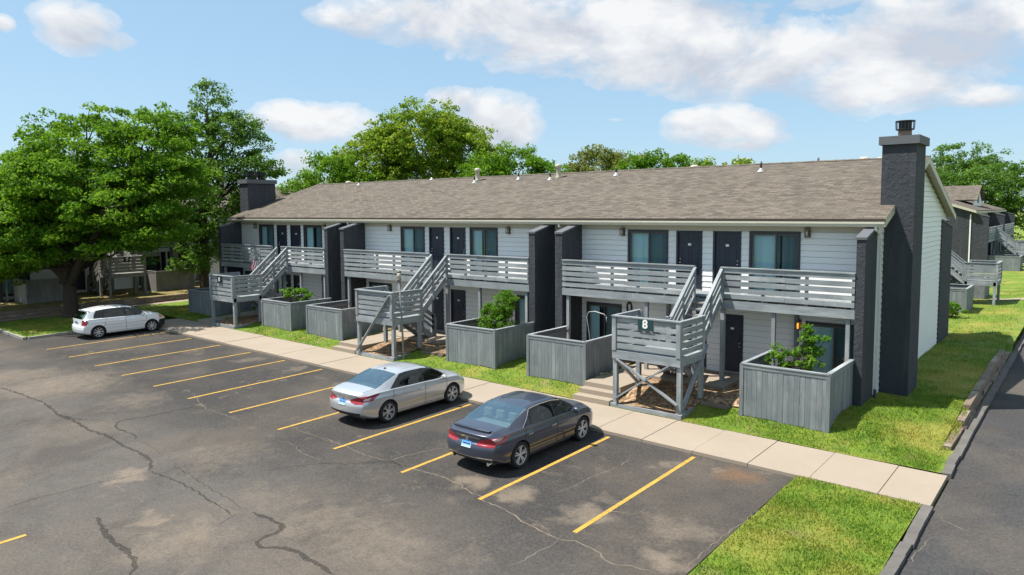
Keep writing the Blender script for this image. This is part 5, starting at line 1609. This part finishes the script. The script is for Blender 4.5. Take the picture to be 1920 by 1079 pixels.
def tree(name, base, label, blobs, trunk_r, fork_z, leaf_mat, seed, per=46, leaf=.13, clump=.62, dens=1.0, flat=.5, layers=0.0, group='trees round the apartment buildings', n_limb=9, forks=1, droop=.1, lean=(0, 0), clump_gap=.0, cat='tree', bark='bark'):
    """blobs: (x, y, z, rx, ry, rz) of the crown in scene coordinates"""
    root = thing(name, base, label, cat, group)
    rg = np.random.default_rng(seed)
    B = np.array(base, float)
    m = MB()
    fork = B + np.array([lean[0], lean[1], fork_z])
    tr = [trunk_r * 1.55, trunk_r * 1.12, trunk_r, trunk_r * .9, trunk_r * .84]
    m.tube([B + np.array([0, 0, -.15]), B + np.array([lean[0] * .1, lean[1] * .1, .25]), B + (fork - B) * .35 + rg.normal(size=3) * .03, B + (fork - B) * .7 + rg.normal(size=3) * .04, fork], tr, 12)
    cents, tints, rads = [], [], []
    tips = []
    for bx, by, bz, rx, ry, rz in blobs:
        v = rx * ry * rz
        n = int(dens * 8.0 * (v ** (2 / 3)) / clump ** 2)
        d = rg.normal(size=(n * 3, 3)); d /= np.linalg.norm(d, axis=1)[:, None]
        keep = (d[:, 2] > -.55) | (rg.uniform(size=n * 3) < .25)
        d = d[keep][:n]
        rr = rg.uniform(.30, 1.0, (len(d), 1)) ** .45
        rr *= 1 + .14 * np.sin(d[:, :1] * 5 + seed) * np.sin(d[:, 1:2] * 6 + seed * 2) + rg.normal(0, .05, (len(d), 1))
        c = np.array([bx, by, bz]) + d * rr * np.array([rx, ry, rz])
        if layers: c[:, 2] = c[:, 2] * (1 - .34) + .34 * (np.round((c[:, 2] + .5 * np.sin(c[:, 0] * .8 + c[:, 1] * .6)) / layers) * layers - .3 * layers * np.sin(c[:, 0] * .8 + c[:, 1] * .6))
        cents.append(c)
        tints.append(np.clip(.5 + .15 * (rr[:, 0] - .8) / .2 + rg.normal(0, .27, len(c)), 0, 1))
        rads.append(clump * rg.uniform(.6, 1.25, len(c)))
        # limbs towards this blob
        far = np.argsort(-np.linalg.norm((c - np.array([bx, by, bz])) / np.array([rx, ry, rz]), axis=1))
        tips.append((np.array([bx, by, bz]), c[far[:max(3, int(n_limb * v ** .33 / 3))]], min(rx, ry, rz)))
    top_c = max((q[0] for q in tips), key=lambda q: q[2]); s_i = 0
    for cen, ends, s in tips:
        lead = fork + (top_c - fork) * np.clip((cen[2] - fork[2]) * .42 / max(.5, top_c[2] - fork[2]), 0, .6)
        if cen[2] - fork[2] < 3.2 and len(tips) > 6: lead = fork + (top_c - fork) * .12
        first = s_i < 4 or len(tips) <= 4
        s_i += 1
        r0 = trunk_r * (.58 if first else .26)
        t0 = (fork if first else lead) + np.array([0, 0, -.15]) + rg.normal(size=3) * trunk_r * .3
        P = limb_path(t0, cen - np.array([0, 0, s * .25]), rg, .06, 6)
        m.tube(P, list(np.linspace(r0, r0 * .35, 6)), 8)
        for e in ends:
            k = rg.integers(2, 6)
            Q = limb_path(P[k], e, rg, .08, 5)
            ra = np.linspace(r0, r0 * .35, 6)[k] * .6
            m.tube(Q, list(np.linspace(ra, max(.012, ra * .12), 5)), 6)
    m.build('trunk', M[bark], root, True)
    c = np.concatenate(cents); ti = np.concatenate(tints); ra = np.concatenate(rads)
    v, uv = leaf_quads(rg, c, ra, per, leaf, flat, ti, droop=droop)
    np_mesh('crown', v - B, 4, uv, M[leaf_mat], root)
    return root

# the broad tree by the white hatchback: layered, spreading crown
SHADE = tree('shade_tree', (-46.0, 15.6, .52), 'broad spreading tree with a forked trunk growing behind the white hatchback',
     [(-49.8, 14.0, 7.5, 4.4, 4.0, 2.5), (-46.6, 16.8, 9.8, 3.8, 3.8, 3.0), (-43.0, 18.9, 10.2, 3.0, 2.9, 2.6), (-42.4, 16.6, 7.3, 3.4, 3.0, 2.1), (-46.6, 13.2, 6.6, 3.7, 3.1, 2.1),
      (-50.5, 11.8, 6.3, 3.4, 3.0, 2.2), (-41.3, 19.6, 8.4, 2.4, 2.4, 1.9), (-45.0, 15.0, 8.4, 3.4, 3.2, 2.4), (-51.5, 15.5, 7.2, 3.0, 3.2, 2.3), (-40.6, 18.4, 6.2, 2.0, 2.0, 1.3), (-44.0, 20.4, 11.3, 2.2, 2.2, 1.4),
      (-48.9, 12.6, 4.6, 3.0, 2.4, 1.2), (-47.6, 16.8, 5.6, 3.2, 2.6, 1.3), (-43.4, 15.4, 5.3, 2.2, 2.0, 1.1), (-52.4, 13.0, 4.9, 2.6, 2.4, 1.4), (-44.6, 19.4, 5.5, 2.4, 2.2, 1.2), (-49.4, 11.0, 3.6, 1.6, 1.4, .7), (-48.2, 11.2, 5.0, 2.4, 2.0, 1.3), (-51.4, 12.0, 3.9, 2.0, 1.8, .9), (-47.6, 12.2, 3.8, 1.7, 1.5, .8), (-46.2, 18.6, 7.0, 2.6, 2.4, 1.8), (-49.6, 13.2, 3.5, 2.2, 1.9, .8), (-45.6, 13.6, 4.3, 2.0, 1.7, .8), (-47.2, 14.2, 4.6, 1.8, 1.6, .8), (-44.6, 20.8, 8.6, 2.2, 2.2, 1.8), (-45.0, 12.6, 4.9, 2.2, 1.8, 1.0), (-50.6, 14.6, 4.2, 2.2, 2.0, 1.1), (-41.8, 17.4, 5.0, 1.6, 1.6, .9)],
     .40, 2.1, 'leafA', 21, per=54, leaf=.108, clump=.60, dens=.96, flat=.5, layers=1.3, n_limb=8, droop=.22)
tree('tall_tree', (-49.6, 25.6, .9), 'tall narrow dark green tree standing between the left building and the long one',
     [(-49.3, 26.5, 14.2, 1.5, 1.5, 2.3), (-48.2, 27.2, 11.6, 2.6, 2.5, 2.2), (-50.4, 25.8, 11.0, 2.2, 2.2, 2.4), (-46.9, 27.3, 9.4, 2.5, 2.4, 1.5), (-49.4, 26.0, 8.0, 3.4, 3.0, 2.3), (-47.9, 26.2, 6.0, 2.5, 2.4, 1.9), (-50.8, 25.0, 5.6, 2.4, 2.2, 1.9), (-46.3, 27.6, 7.6, 1.6, 1.7, 1.1), (-45.6, 28.0, 9.6, 1.7, 1.7, .9), (-47.4, 27.0, 12.6, 1.7, 1.7, 1.2), (-51.2, 25.4, 12.6, 1.5, 1.5, 1.4), (-49.2, 25.4, 4.3, 2.2, 2.0, 1.3), (-50.2, 25.0, 3.0, 1.5, 1.4, .9), (-48.2, 25.0, 3.6, 1.3, 1.3, .8)],
     .34, 5.6, 'leafB', 5, per=44, leaf=.105, clump=.52, dens=.56, flat=.6, n_limb=12)
back = [
    ('broad yellow-green tree, tallest of those rising behind the ridge of the long roof', (-53.8, 50.4, 1.2), [(-53.6, 50.8, 13.4, 5.0, 5.0, 4.4), (-50.0, 53.2, 11.6, 3.8, 3.8, 3.6), (-57.2, 48.0, 11.2, 4.2, 4.0, 3.6), (-54.4, 50.4, 9.4, 5.6, 5.0, 3.2), (-51.4, 52.6, 14.6, 2.6, 2.6, 2.0), (-56.2, 49.0, 13.6, 2.6, 2.6, 2.2), (-48.2, 54.6, 10.2, 2.8, 2.8, 2.6)], 'leafC', 31, 1.15, .15),
    ('lower leafy tree to the left of the tallest tree behind the roof', (-57.6, 42.2, 1.1), [(-57.2, 42.0, 9.6, 2.7, 2.6, 2.9), (-59.2, 40.4, 8.0, 2.5, 2.4, 2.0), (-55.0, 43.8, 8.4, 2.4, 2.2, 2.2)], 'leafA', 32, 1.0, .14),
    ('fresh green tree to the right of the tallest tree behind the roof', (-43.4, 51.0, 1.0), [(-44.6, 50.0, 9.6, 2.9, 2.6, 2.6), (-42.0, 52.0, 10.4, 2.6, 2.5, 2.4), (-39.6, 53.8, 9.3, 2.2, 2.2, 2.0)], 'leafA', 33, 1.0, .14),
    ('bushy tree between the left chimney and the roof, farthest left of those behind the roof', (-69.0, 47.6, 1.4), [(-69.0, 47.6, 8.6, 2.6, 2.4, 2.0), (-66.6, 49.4, 8.4, 2.2, 2.2, 2.2), (-71.6, 45.6, 7.8, 2.4, 2.4, 1.6), (-64.2, 50.6, 9.0, 2.0, 2.2, 2.2)], 'leafC', 34, 1.0, .15),
    ('olive bushy tree behind the roof, just right of the second tan vent stack', (-41.2, 64.3, 1.2), [(-41.4, 64.0, 10.8, 2.8, 2.6, 2.5), (-43.4, 62.4, 9.6, 2.0, 2.0, 1.8), (-38.9, 66.0, 10.4, 2.2, 2.0, 2.4)], 'leafD', 35, 1.25, .14),
    ('green bushy tree behind the roof, between an olive tree and a brighter one', (-34.6, 65.5, 1.2), [(-35.2, 65.2, 10.3, 2.3, 2.2, 2.4), (-33.2, 66.8, 10.2, 2.0, 2.0, 2.1), (-37.0, 64.0, 10.2, 1.6, 1.6, 1.8)], 'leafA', 36, 1.2, .14),
    ('bright green tree rising least above the roof ridge, left of the round vents', (-33.6, 76.6, 1.3), [(-34.8, 75.8, 10.2, 2.6, 2.6, 2.2), (-31.4, 78.4, 10.2, 2.6, 2.6, 2.0)], 'leafC', 37, 1.0, .17),
    ('small distant treetop just left of the tan vent stack', (-50.6, 68.0, 1.4), [(-50.6, 68.0, 9.0, 1.9, 1.9, 1.6), (-48.4, 69.4, 8.6, 1.5, 1.5, 1.3)], 'leafB', 38, .9, .17),
    ('flat-topped dark tree, tallest of those past the tall chimney', (-17.6, 135.5, 1.2), [(-17.6, 135.6, 14.6, 5.0, 4.6, 2.6), (-15.0, 137.2, 13.0, 3.6, 3.4, 1.8), (-20.0, 134.0, 13.2, 3.0, 3.0, 2.0)], 'leafB', 39, .5, .20),
    ('yellow-green tree half hidden by the tall chimney', (-22.4, 138.5, 1.2), [(-22.0, 138.8, 11.2, 4.2, 4.0, 2.8), (-25.0, 137.0, 10.8, 4.0, 4.0, 2.8)], 'leafD', 40, .6, .2),
    ('dense rounded tree at the right edge beyond the far stairs', (-11.2, 127.4, 1.0), [(-12.6, 126.8, 9.0, 5.2, 4.6, 4.2), (-9.4, 128.8, 8.4, 4.6, 4.2, 4.8), (-14.6, 125.6, 6.2, 4.0, 3.8, 3.8), (-8.0, 129.0, 5.2, 4.4, 4.0, 3.4)], 'leafB', 41, .75, .2),
    ('dull green tree directly behind the farthest roof', (-17.8, 128.8, 1.1), [(-18.2, 128.6, 10.2, 4.4, 4.0, 2.8), (-21.6, 126.8, 9.4, 4.0, 3.8, 3.0)], 'leafB', 42, .7, .2),
    ('bright spreading tree behind the dense one at the right edge', (-13.4, 152.0, 1.2), [(-15.6, 150.8, 12.6, 4.6, 4.4, 2.4), (-10.0, 153.6, 11.6, 5.0, 5.0, 2.6)], 'leafB', 43, .5, .2),
]
for label, base, blobs, lm, seed, dens, lf in back:
    big = base[1] > 100
    tree('background_tree', base, label, blobs, .32 if not big else .38, (blobs[0][2] - blobs[0][5]) * .75 - base[2], lm, seed, per=40, leaf=lf, clump=.66 if not big else .95, dens=dens * .9, flat=.62, group='trees beyond the roofs', n_limb=6, droop=.1)

# patio plants and bushes
def plant(name, base, label, blobs, lm, seed, per=40, leaf=.06, clump=.2, dens=1.1, stems=8, cat='shrub', flat=.7, arch=False):
    root = thing(name, base, label, cat, 'plants beside the long building')
    rg = np.random.default_rng(seed)
    B = np.array(base, float)
    cents, rads = [], []
    m = MB()
    for bx, by, bz, rx, ry, rz in blobs:
        n = max(5, int(dens * 3.2 * (rx * ry * rz) ** (2 / 3) / clump ** 2))
        d = rg.normal(size=(n, 3)); d /= np.linalg.norm(d, axis=1)[:, None]
        c = np.array([bx, by, bz]) + d * (rg.uniform(.2, 1, (n, 1)) ** .45) * np.array([rx, ry, rz])
        cents.append(c); rads.append(clump * rg.uniform(.5, 1.2, n))
        for e in c[:stems]:
            m.tube(limb_path(B + rg.normal(size=3) * np.array([.1, .1, 0]), e, rg, .1, 5), [.018, .015, .012, .009, .005], 5)
    m.build('stem', M['bark'], root, True)
    c = np.concatenate(cents); ra = np.concatenate(rads)
    v, uv = leaf_quads(rg, c, ra, per, leaf, flat, np.clip(rg.normal(.5, .25, len(c)), 0, 1), up=.7)
    np_mesh('foliage', v - B, 4, uv, M[lm], root)
    return root
plant('shrub', (-18.9, 22.2, .75), 'tall bright green feathery bush inside a board fence beside the dark wing walls', [(-18.8, 22.0, 1.9, .85, .75, 1.0), (-18.6, 22.1, 2.8, .6, .55, .65), (-19.2, 22.0, 2.4, .55, .55, .6), (-18.4, 22.2, 3.2, .3, .3, .4)], 'leafE', 3, per=56, leaf=.042, clump=.19, dens=1.3)
plant('shrub', (-7.0, 22.0, .75), 'leafy shrub with one tall loose stem inside the near corner fence', [(-7.05, 22.1, 2.1, .80, .55, .27), (-6.6, 22.2, 2.4, .38, .35, .30), (-6.75, 22.2, 2.95, .2, .2, .25), (-6.45, 22.2, 2.65, .3, .3, .3), (-7.4, 22.0, 2.35, .3, .3, .25)], 'leafE', 4, per=40, leaf=.06, clump=.2, dens=.9)
plant('shrub', (-32.6, 21.9, .75), 'fern-like plant arching over the top of a board fence left of the wing walls', [(-32.3, 21.7, 2.3, .8, .6, .32), (-33.3, 21.8, 2.45, .7, .5, .28), (-31.9, 21.8, 2.5, .3, .3, .3)], 'leafE', 6, per=30, leaf=.08, clump=.26, dens=.8, flat=.4)
plant('bush', (-6.3, 44.9, .72), 'low round dark green bush on the lawn past the near gable end', [(-6.3, 44.9, 1.1, .85, .75, .6), (-6.7, 45.1, 1.2, .7, .6, .5)], 'leafA', 8, per=40, leaf=.08, clump=.26)

# ------------------------------------------------------------------ small things
def number_sign(loc, label, ch, w, h, rz=0.0, rounded=False, dark=(.012, .05, .05)):
    root = thing('number_sign', loc, label, 'sign', 'building number signs', rz)
    ORG[root] = Vector((0, 0, 0))
    m = MB(); m.box(-w / 2, w / 2, -.012, .012, -h / 2, h / 2)
    mat = simple('sign_plate_' + ch + str(int(w * 100)), dark, .35, var=.05)
    m.build('sign_plate', mat, root)
    cu = bpy.data.curves.new('digit', 'FONT')
    cu.body = ch; cu.size = h * (1.02 if h < .38 else .72); cu.align_x = 'CENTER'; cu.align_y = 'CENTER'; cu.extrude = .004; cu.offset = .012 if h < .38 else .004
    o = bpy.data.objects.new('digit_curve', cu); COL.objects.link(o)
    dg = bpy.context.evaluated_depsgraph_get(); dg.update()
    me = bpy.data.meshes.new_from_object(o.evaluated_get(dg))
    bpy.data.objects.remove(o)
    me.name = 'digit'
    me.materials.clear(); me.materials.append(M['white'])
    d = bpy.data.objects.new('digit', me); COL.objects.link(d); d.parent = root
    d.rotation_euler = (R(90), 0, 0); d.location = (0, -.02, 0)
    return root
number_sign((-10.80, 19.60, 3.13), 'dark green sign with a white 8 on the staircase nearest the camera', '8', .50, .36)
number_sign((-36.42, 19.585, 3.10), 'dark sign with a white 8 on the leftmost staircase of the long building', '8', .44, .40, dark=(.02, .03, .035))
p9 = T9((-36.4, 19.59, 3.14))
number_sign(p9, 'black sign with a white 9 on the shaded staircase behind the big tree', '9', .40, .34, R(90), dark=(.01, .01, .012))

root = thing('lamp_post', (-22.30, 19.95, .45), 'thin leaning grey lamp post with a tan lantern beside the diagonally braced staircase', 'lamp post')
m = MB(); m.tube([(-22.30, 19.95, .35), (-22.36, 19.93, 2.2), (-22.44, 19.9, 3.78)], [.045, .04, .036], 10); m.build('pole', M['fence'], root, True)
m = MB(); m.lathe((-22.44, 19.9, 3.78), [(.05, 0), (.085, .05), (.085, .10)], 12); m.lathe((-22.44, 19.9, 3.78), [(.095, .36), (.09, .42), (.02, .46)], 12); m.build('lantern_cap', M['lampmetal'], root, True)
m = MB(); m.lathe((-22.44, 19.9, 3.78), [(.075, .10), (.09, .36)], 12); m.build('lantern_glass', M['pipe'], root, True)

# flag at the leftmost stairs
t = NT('striped_flag_cloth')
uv = t.n('ShaderNodeUVMap').outputs[0]
s = t.n('ShaderNodeSeparateXYZ'); t.link(uv, s.inputs[0])
st_ = t.math('GREATER_THAN', t.math('FRACT', t.math('MULTIPLY', s.outputs[1], 6.5)), .5)
c = t.mix(st_, (.50, .03, .05), (.72, .72, .70))
can = t.math('MULTIPLY', t.math('LESS_THAN', s.outputs[0], .42), t.math('GREATER_THAN', s.outputs[1], .46))
vo = t.n('ShaderNodeTexVoronoi'); vo.inputs['Scale'].default_value = 14; t.link(uv, vo.inputs['Vector'])
cc = t.mix(t.math('LESS_THAN', vo.outputs['Distance'], .26), (.02, .035, .14), (.7, .7, .7))
M['flag'] = t.done(t.bsdf(t.mix(can, c, cc), .8, spec=.2))
root = thing('flag', (-36.4, 22.9, 3.3), 'small red, white and blue flag hanging by the leftmost stairs of the long building', 'flag')
m = MB(); m.tube([(-36.95, 22.98, 3.30), (-37.75, 22.2, 4.05)], .013, 6); m.build('pole', M['white'], root)
m = MB()
n = 16
def fp(u, v):
    a = Vector((-37.72, 22.22, 4.0)).lerp(Vector((-37.15, 22.78, 3.45)), v)
    return (a.x + .25 * u + .03 * math.sin(u * 8 + v * 5), a.y - .12 * u + .05 * math.sin(u * 7 + v * 3), a.z - .72 * u)
for i in range(n):
    for j in range(10):
        q = [(i / n, j / 10), ((i + 1) / n, j / 10), ((i + 1) / n, (j + 1) / 10), (i / n, (j + 1) / 10)]
        m.face([fp(a, b) for a, b in q], [(a, b) for a, b in q])
m.build('cloth', M['flag'], root, True)

# white arched stand in the patio behind the dark sedan
root = thing('chair_stand', (-14.1, 21.9, .8), 'thin pale arched stand rising behind a board fence at the braced staircase', 'hanging stand')
m = MB()
m.tube([(-13.95, 21.5, .8), (-14.1, 21.5, 2.2), (-14.22, 21.5, 2.85), (-14.15, 21.52, 3.02), (-13.9, 21.55, 3.06), (-13.55, 21.6, 2.98), (-13.45, 21.6, 2.90)], .012, 8)
m.build('arch', M['zinc'], root, True)
m = MB(); m.tube([(-13.45, 21.6, 2.90), (-13.45, 21.6, 2.72)], .012, 6); m.tube([(-13.95, 21.5, .81), (-13.55, 21.7, .81)], .03, 8); m.tube([(-13.95, 21.5, .81), (-14.4, 21.8, .81)], .03, 8); m.build('hook_and_feet', M['zinc'], root, True)

# small terracotta pot on the near fence
root = thing('flower_pot', (-6.25, 23.9, 1.75), 'small terracotta pot by the near ground-floor window', 'pot')
m = MB(); m.lathe((-6.1, 24.1, 1.72), [(.07, 0), (.10, .17), (.115, .17), (.115, .22), (.1, .22)], 14); m.build('pot', simple('terracotta', (.42, .24, .15), .8), root, True)
m = MB(); m.tube([(-6.1, 24.1, .84), (-6.1, 24.1, 1.70)], .018, 6); m.lathe((-6.1, 24.1, 1.70), [(.13, 0), (.13, .018)], 14); m.lathe((-6.1, 24.1, .83), [(.14, 0), (.14, .02)], 14); m.build('plant_stand', M['black'], root)

# a dark car far beyond the lawn
far = copy_tree(bpy.data.objects['car.001'])
far.location = (-6.4, 92.5, lawnz(-6.4, 92.5) + .03); far.rotation_euler = (0, 0, R(8)); far['label'] = 'small distant dark car at the right edge, beyond the far lawn'; far['group'] = 'cars parked in the lot'
sheet('far_car_park', [(-13, -2.7, 90, 97)], .02, M['concrete'], 2, lawnz)
# ------------------------------------------------------------------ camera, sun, sky
cam = bpy.data.cameras.new('camera')
cam.sensor_width = 36; cam.lens = 36 * 1345 / 1920; cam.clip_end = 3000; cam.clip_start = .1
cam.shift_x = 0; cam.shift_y = -(539.5 - 502) / 1920
co = bpy.data.objects.new('camera', cam); COL.objects.link(co)
yaw, pitch, roll = -0.688492725, 0.0800642778, -0.00698131701
fw = Vector((math.sin(yaw) * math.cos(pitch), math.cos(yaw) * math.cos(pitch), -math.sin(pitch)))
r_ = Vector((math.cos(yaw), -math.sin(yaw), 0)); u_ = r_.cross(fw)
r2 = r_ * math.cos(roll) + u_ * math.sin(roll); u2 = -r_ * math.sin(roll) + u_ * math.cos(roll)
co.matrix_world = Matrix(((r2.x, u2.x, -fw.x, 0), (r2.y, u2.y, -fw.y, 0), (r2.z, u2.z, -fw.z, 6.7), (0, 0, 0, 1)))
SC.camera = co

L = Vector((.385, .32, -1.0)).normalized()          # direction the light travels
sun = bpy.data.lights.new('sun', 'SUN'); sun.energy = 4.7; sun.angle = R(.5); sun.color = (1, .955, .88)
so = bpy.data.objects.new('sun', sun); COL.objects.link(so)
so.rotation_euler = L.to_track_quat('-Z', 'Y').to_euler()
S_ = -L
w = bpy.data.worlds.new('World'); SC.world = w; w.use_nodes = True
nt = w.node_tree; nt.nodes.clear()
class WT(NT):
    def __init__(self, tree): self.t = tree
W_ = WT(nt)
out = W_.n('ShaderNodeOutputWorld'); bg = W_.n('ShaderNodeBackground')
sky = W_.n('ShaderNodeTexSky', sky_type='NISHITA'); sky.sun_disc = False
sky.sun_elevation = math.asin(S_.z); sky.sun_rotation = math.atan2(S_.x, S_.y)
sky.altitude = 300; sky.air_density = 1.0; sky.dust_density = .6; sky.ozone_density = 1.6
hs = W_.n('ShaderNodeHueSaturation'); W_.link(sky.outputs[0], hs.inputs['Color']); hs.inputs['Saturation'].default_value = .88; hs.inputs['Value'].default_value = 1.0
base = W_.mix(.66, hs.outputs[0], (1.78, 3.05, 4.15))
D = W_.coord('Generated')
sp = W_.n('ShaderNodeSeparateXYZ'); W_.link(D, sp.inputs[0])
# azimuth (to the right of the camera's heading) and elevation, in radians
az = W_.math('ADD', W_.math('ARCTAN2', sp.outputs[0], sp.outputs[1]), -yaw)
el = W_.math('ARCSINE', sp.outputs[2])
cv = W_.n('ShaderNodeCombineXYZ'); W_.link(az, cv.inputs[0]); W_.link(W_.math('MULTIPLY', el, 1.7), cv.inputs[1])
V2 = cv.outputs[0]
n1 = W_.noise(V2, 7.5, 9, .58, .25)
n2 = W_.noise(V2, 22.0, 7, .62, .4)
nz = W_.math('ADD', W_.math('MULTIPLY', W_.math('SUBTRACT', n1, .5), 2.7), W_.math('MULTIPLY', W_.math('SUBTRACT', n2, .5), 1.25))
# cumulus and added fill clouds: (azimuth, elevation, half width, half height, strength) in degrees
CL = [(8.0, 13.4, 12.8, 3.55, 1.05), (-2.4, 14.8, 10.7, 2.61, 0.95), (-10.6, 14.4, 4.9, 1.48, 0.8), (17.9, 11.0, 10.5, 2.96, 1.0), (30.0, 11.3, 7.5, 3.35, 1.05), (26.9, 8.5, 7.4, 2.14, 0.95), (12.0, 10.9, 8.5, 2.1, 0.9), (33.2, 7.1, 3.1, 0.95, 0.8), (23.6, 14.5, 6.6, 1.04, 0.5), (34.3, 14.9, 11.9, 2.46, 0.9), (1.8, 18.4, 16.7, 2.48, 0.9), (-30.4, 12.3, 2.7, 1.74, 1.05), (-28.3, 11.7, 1.6, 0.96, 0.7), (-34.6, 12.0, 0.7, 0.58, 0.9), (-14.7, 6.8, 5.2, 1.65, 1.0), (-16.8, 3.7, 1.9, 1.12, 0.8), (-1.2, 6.9, 4.0, 2.51, 1.05), (-4.5, 8.5, 2.5, 1.2, 0.9), (16.1, 6.1, 4.7, 1.65, 1.05), (18.8, 5.1, 2.6, 0.94, 0.9), (13.7, 6.8, 2.4, 0.87, 0.9), (8.2, 6.9, 1.4, 0.4, 0.45), (17.8, 3.5, 1.1, 0.36, 0.6), (75, 24, 28, 14, 1.0), (110, 40, 34, 16, 1.0), (150, 30, 36, 18, 1.0), (-170, 48, 40, 16, 1.0), (-140, 22, 26, 12, 1.0), (-95, 30, 22, 12, .9), (-60, 18, 12, 6, .8), (60, 52, 30, 12, .9)]  # the wide last ones are out of view, added to brighten the front wall
dens = wsum = wy = None
for a, e, wd, ht, s in CL:
    dx = W_.math('MULTIPLY', W_.math('SUBTRACT', az, R(a)), 1 / R(wd)); dy = W_.math('MULTIPLY', W_.math('SUBTRACT', el, R(e)), 1 / R(ht))
    d2 = W_.math('ADD', W_.math('MULTIPLY', dx, dx), W_.math('MULTIPLY', dy, dy))
    v = W_.math('SUBTRACT', s, W_.math('MULTIPLY', d2, .9))
    dens = v if dens is None else W_.math('MAXIMUM', dens, v)
    wv = W_.math('MAXIMUM', W_.math('ADD', v, .15), 0.0)
    wsum = wv if wsum is None else W_.math('ADD', wsum, wv)
    wy = W_.math('MULTIPLY', wv, dy) if wy is None else W_.math('MULTIPLY_ADD', wv, dy, wy)
dens = W_.math('ADD', W_.math('MAXIMUM', dens, -1.0), nz)
cov = W_.ramp(dens, [(-.0, 0), (.26, .45), (.85, 1)], 'EASE')
cm = W_.n('ShaderNodeMapRange'); W_.link(dens, cm.inputs[0]); cm.inputs[1].default_value = .15; cm.inputs[2].default_value = 1.0
# darker, greyer undersides: compare the density with the density a little higher up
cv2 = W_.n('ShaderNodeCombineXYZ'); W_.link(W_.math('ADD', az, .012), cv2.inputs[0]); W_.link(W_.math('ADD', W_.math('MULTIPLY', el, 1.7), .055), cv2.inputs[1])
n3 = W_.noise(cv2.outputs[0], 6.0, 6, .58, .35)
vert = W_.math('DIVIDE', wy, W_.math('ADD', wsum, .05))
sh = W_.math('ADD', W_.math('MULTIPLY_ADD', vert, .55, .55), W_.math('MULTIPLY', W_.math('SUBTRACT', n1, n3), 3.4), clamp=True)
ccol = W_.mix(sh, (3.2, 3.38, 3.8), (5.0, 5.0, 5.0))
SKYK = .112
fin = W_.mix(W_.math('MULTIPLY', cov, .93), base, ccol)
W_.link(fin, bg.inputs[0]); bg.inputs[1].default_value = SKYK
W_.link(bg.outputs[0], out.inputs[0])

SC.view_settings.view_transform = 'Standard'; SC.view_settings.look = 'None'
SC.view_settings.exposure = .78; SC.view_settings.gamma = 1
SC.render.engine = 'CYCLES'
SC.cycles.use_denoising = True
SC.cycles.max_bounces = 6; SC.cycles.diffuse_bounces = 3; SC.cycles.glossy_bounces = 3; SC.cycles.transmission_bounces = 4; SC.cycles.transparent_max_bounces = 12
SC.cycles.caustics_reflective = False; SC.cycles.caustics_refractive = False
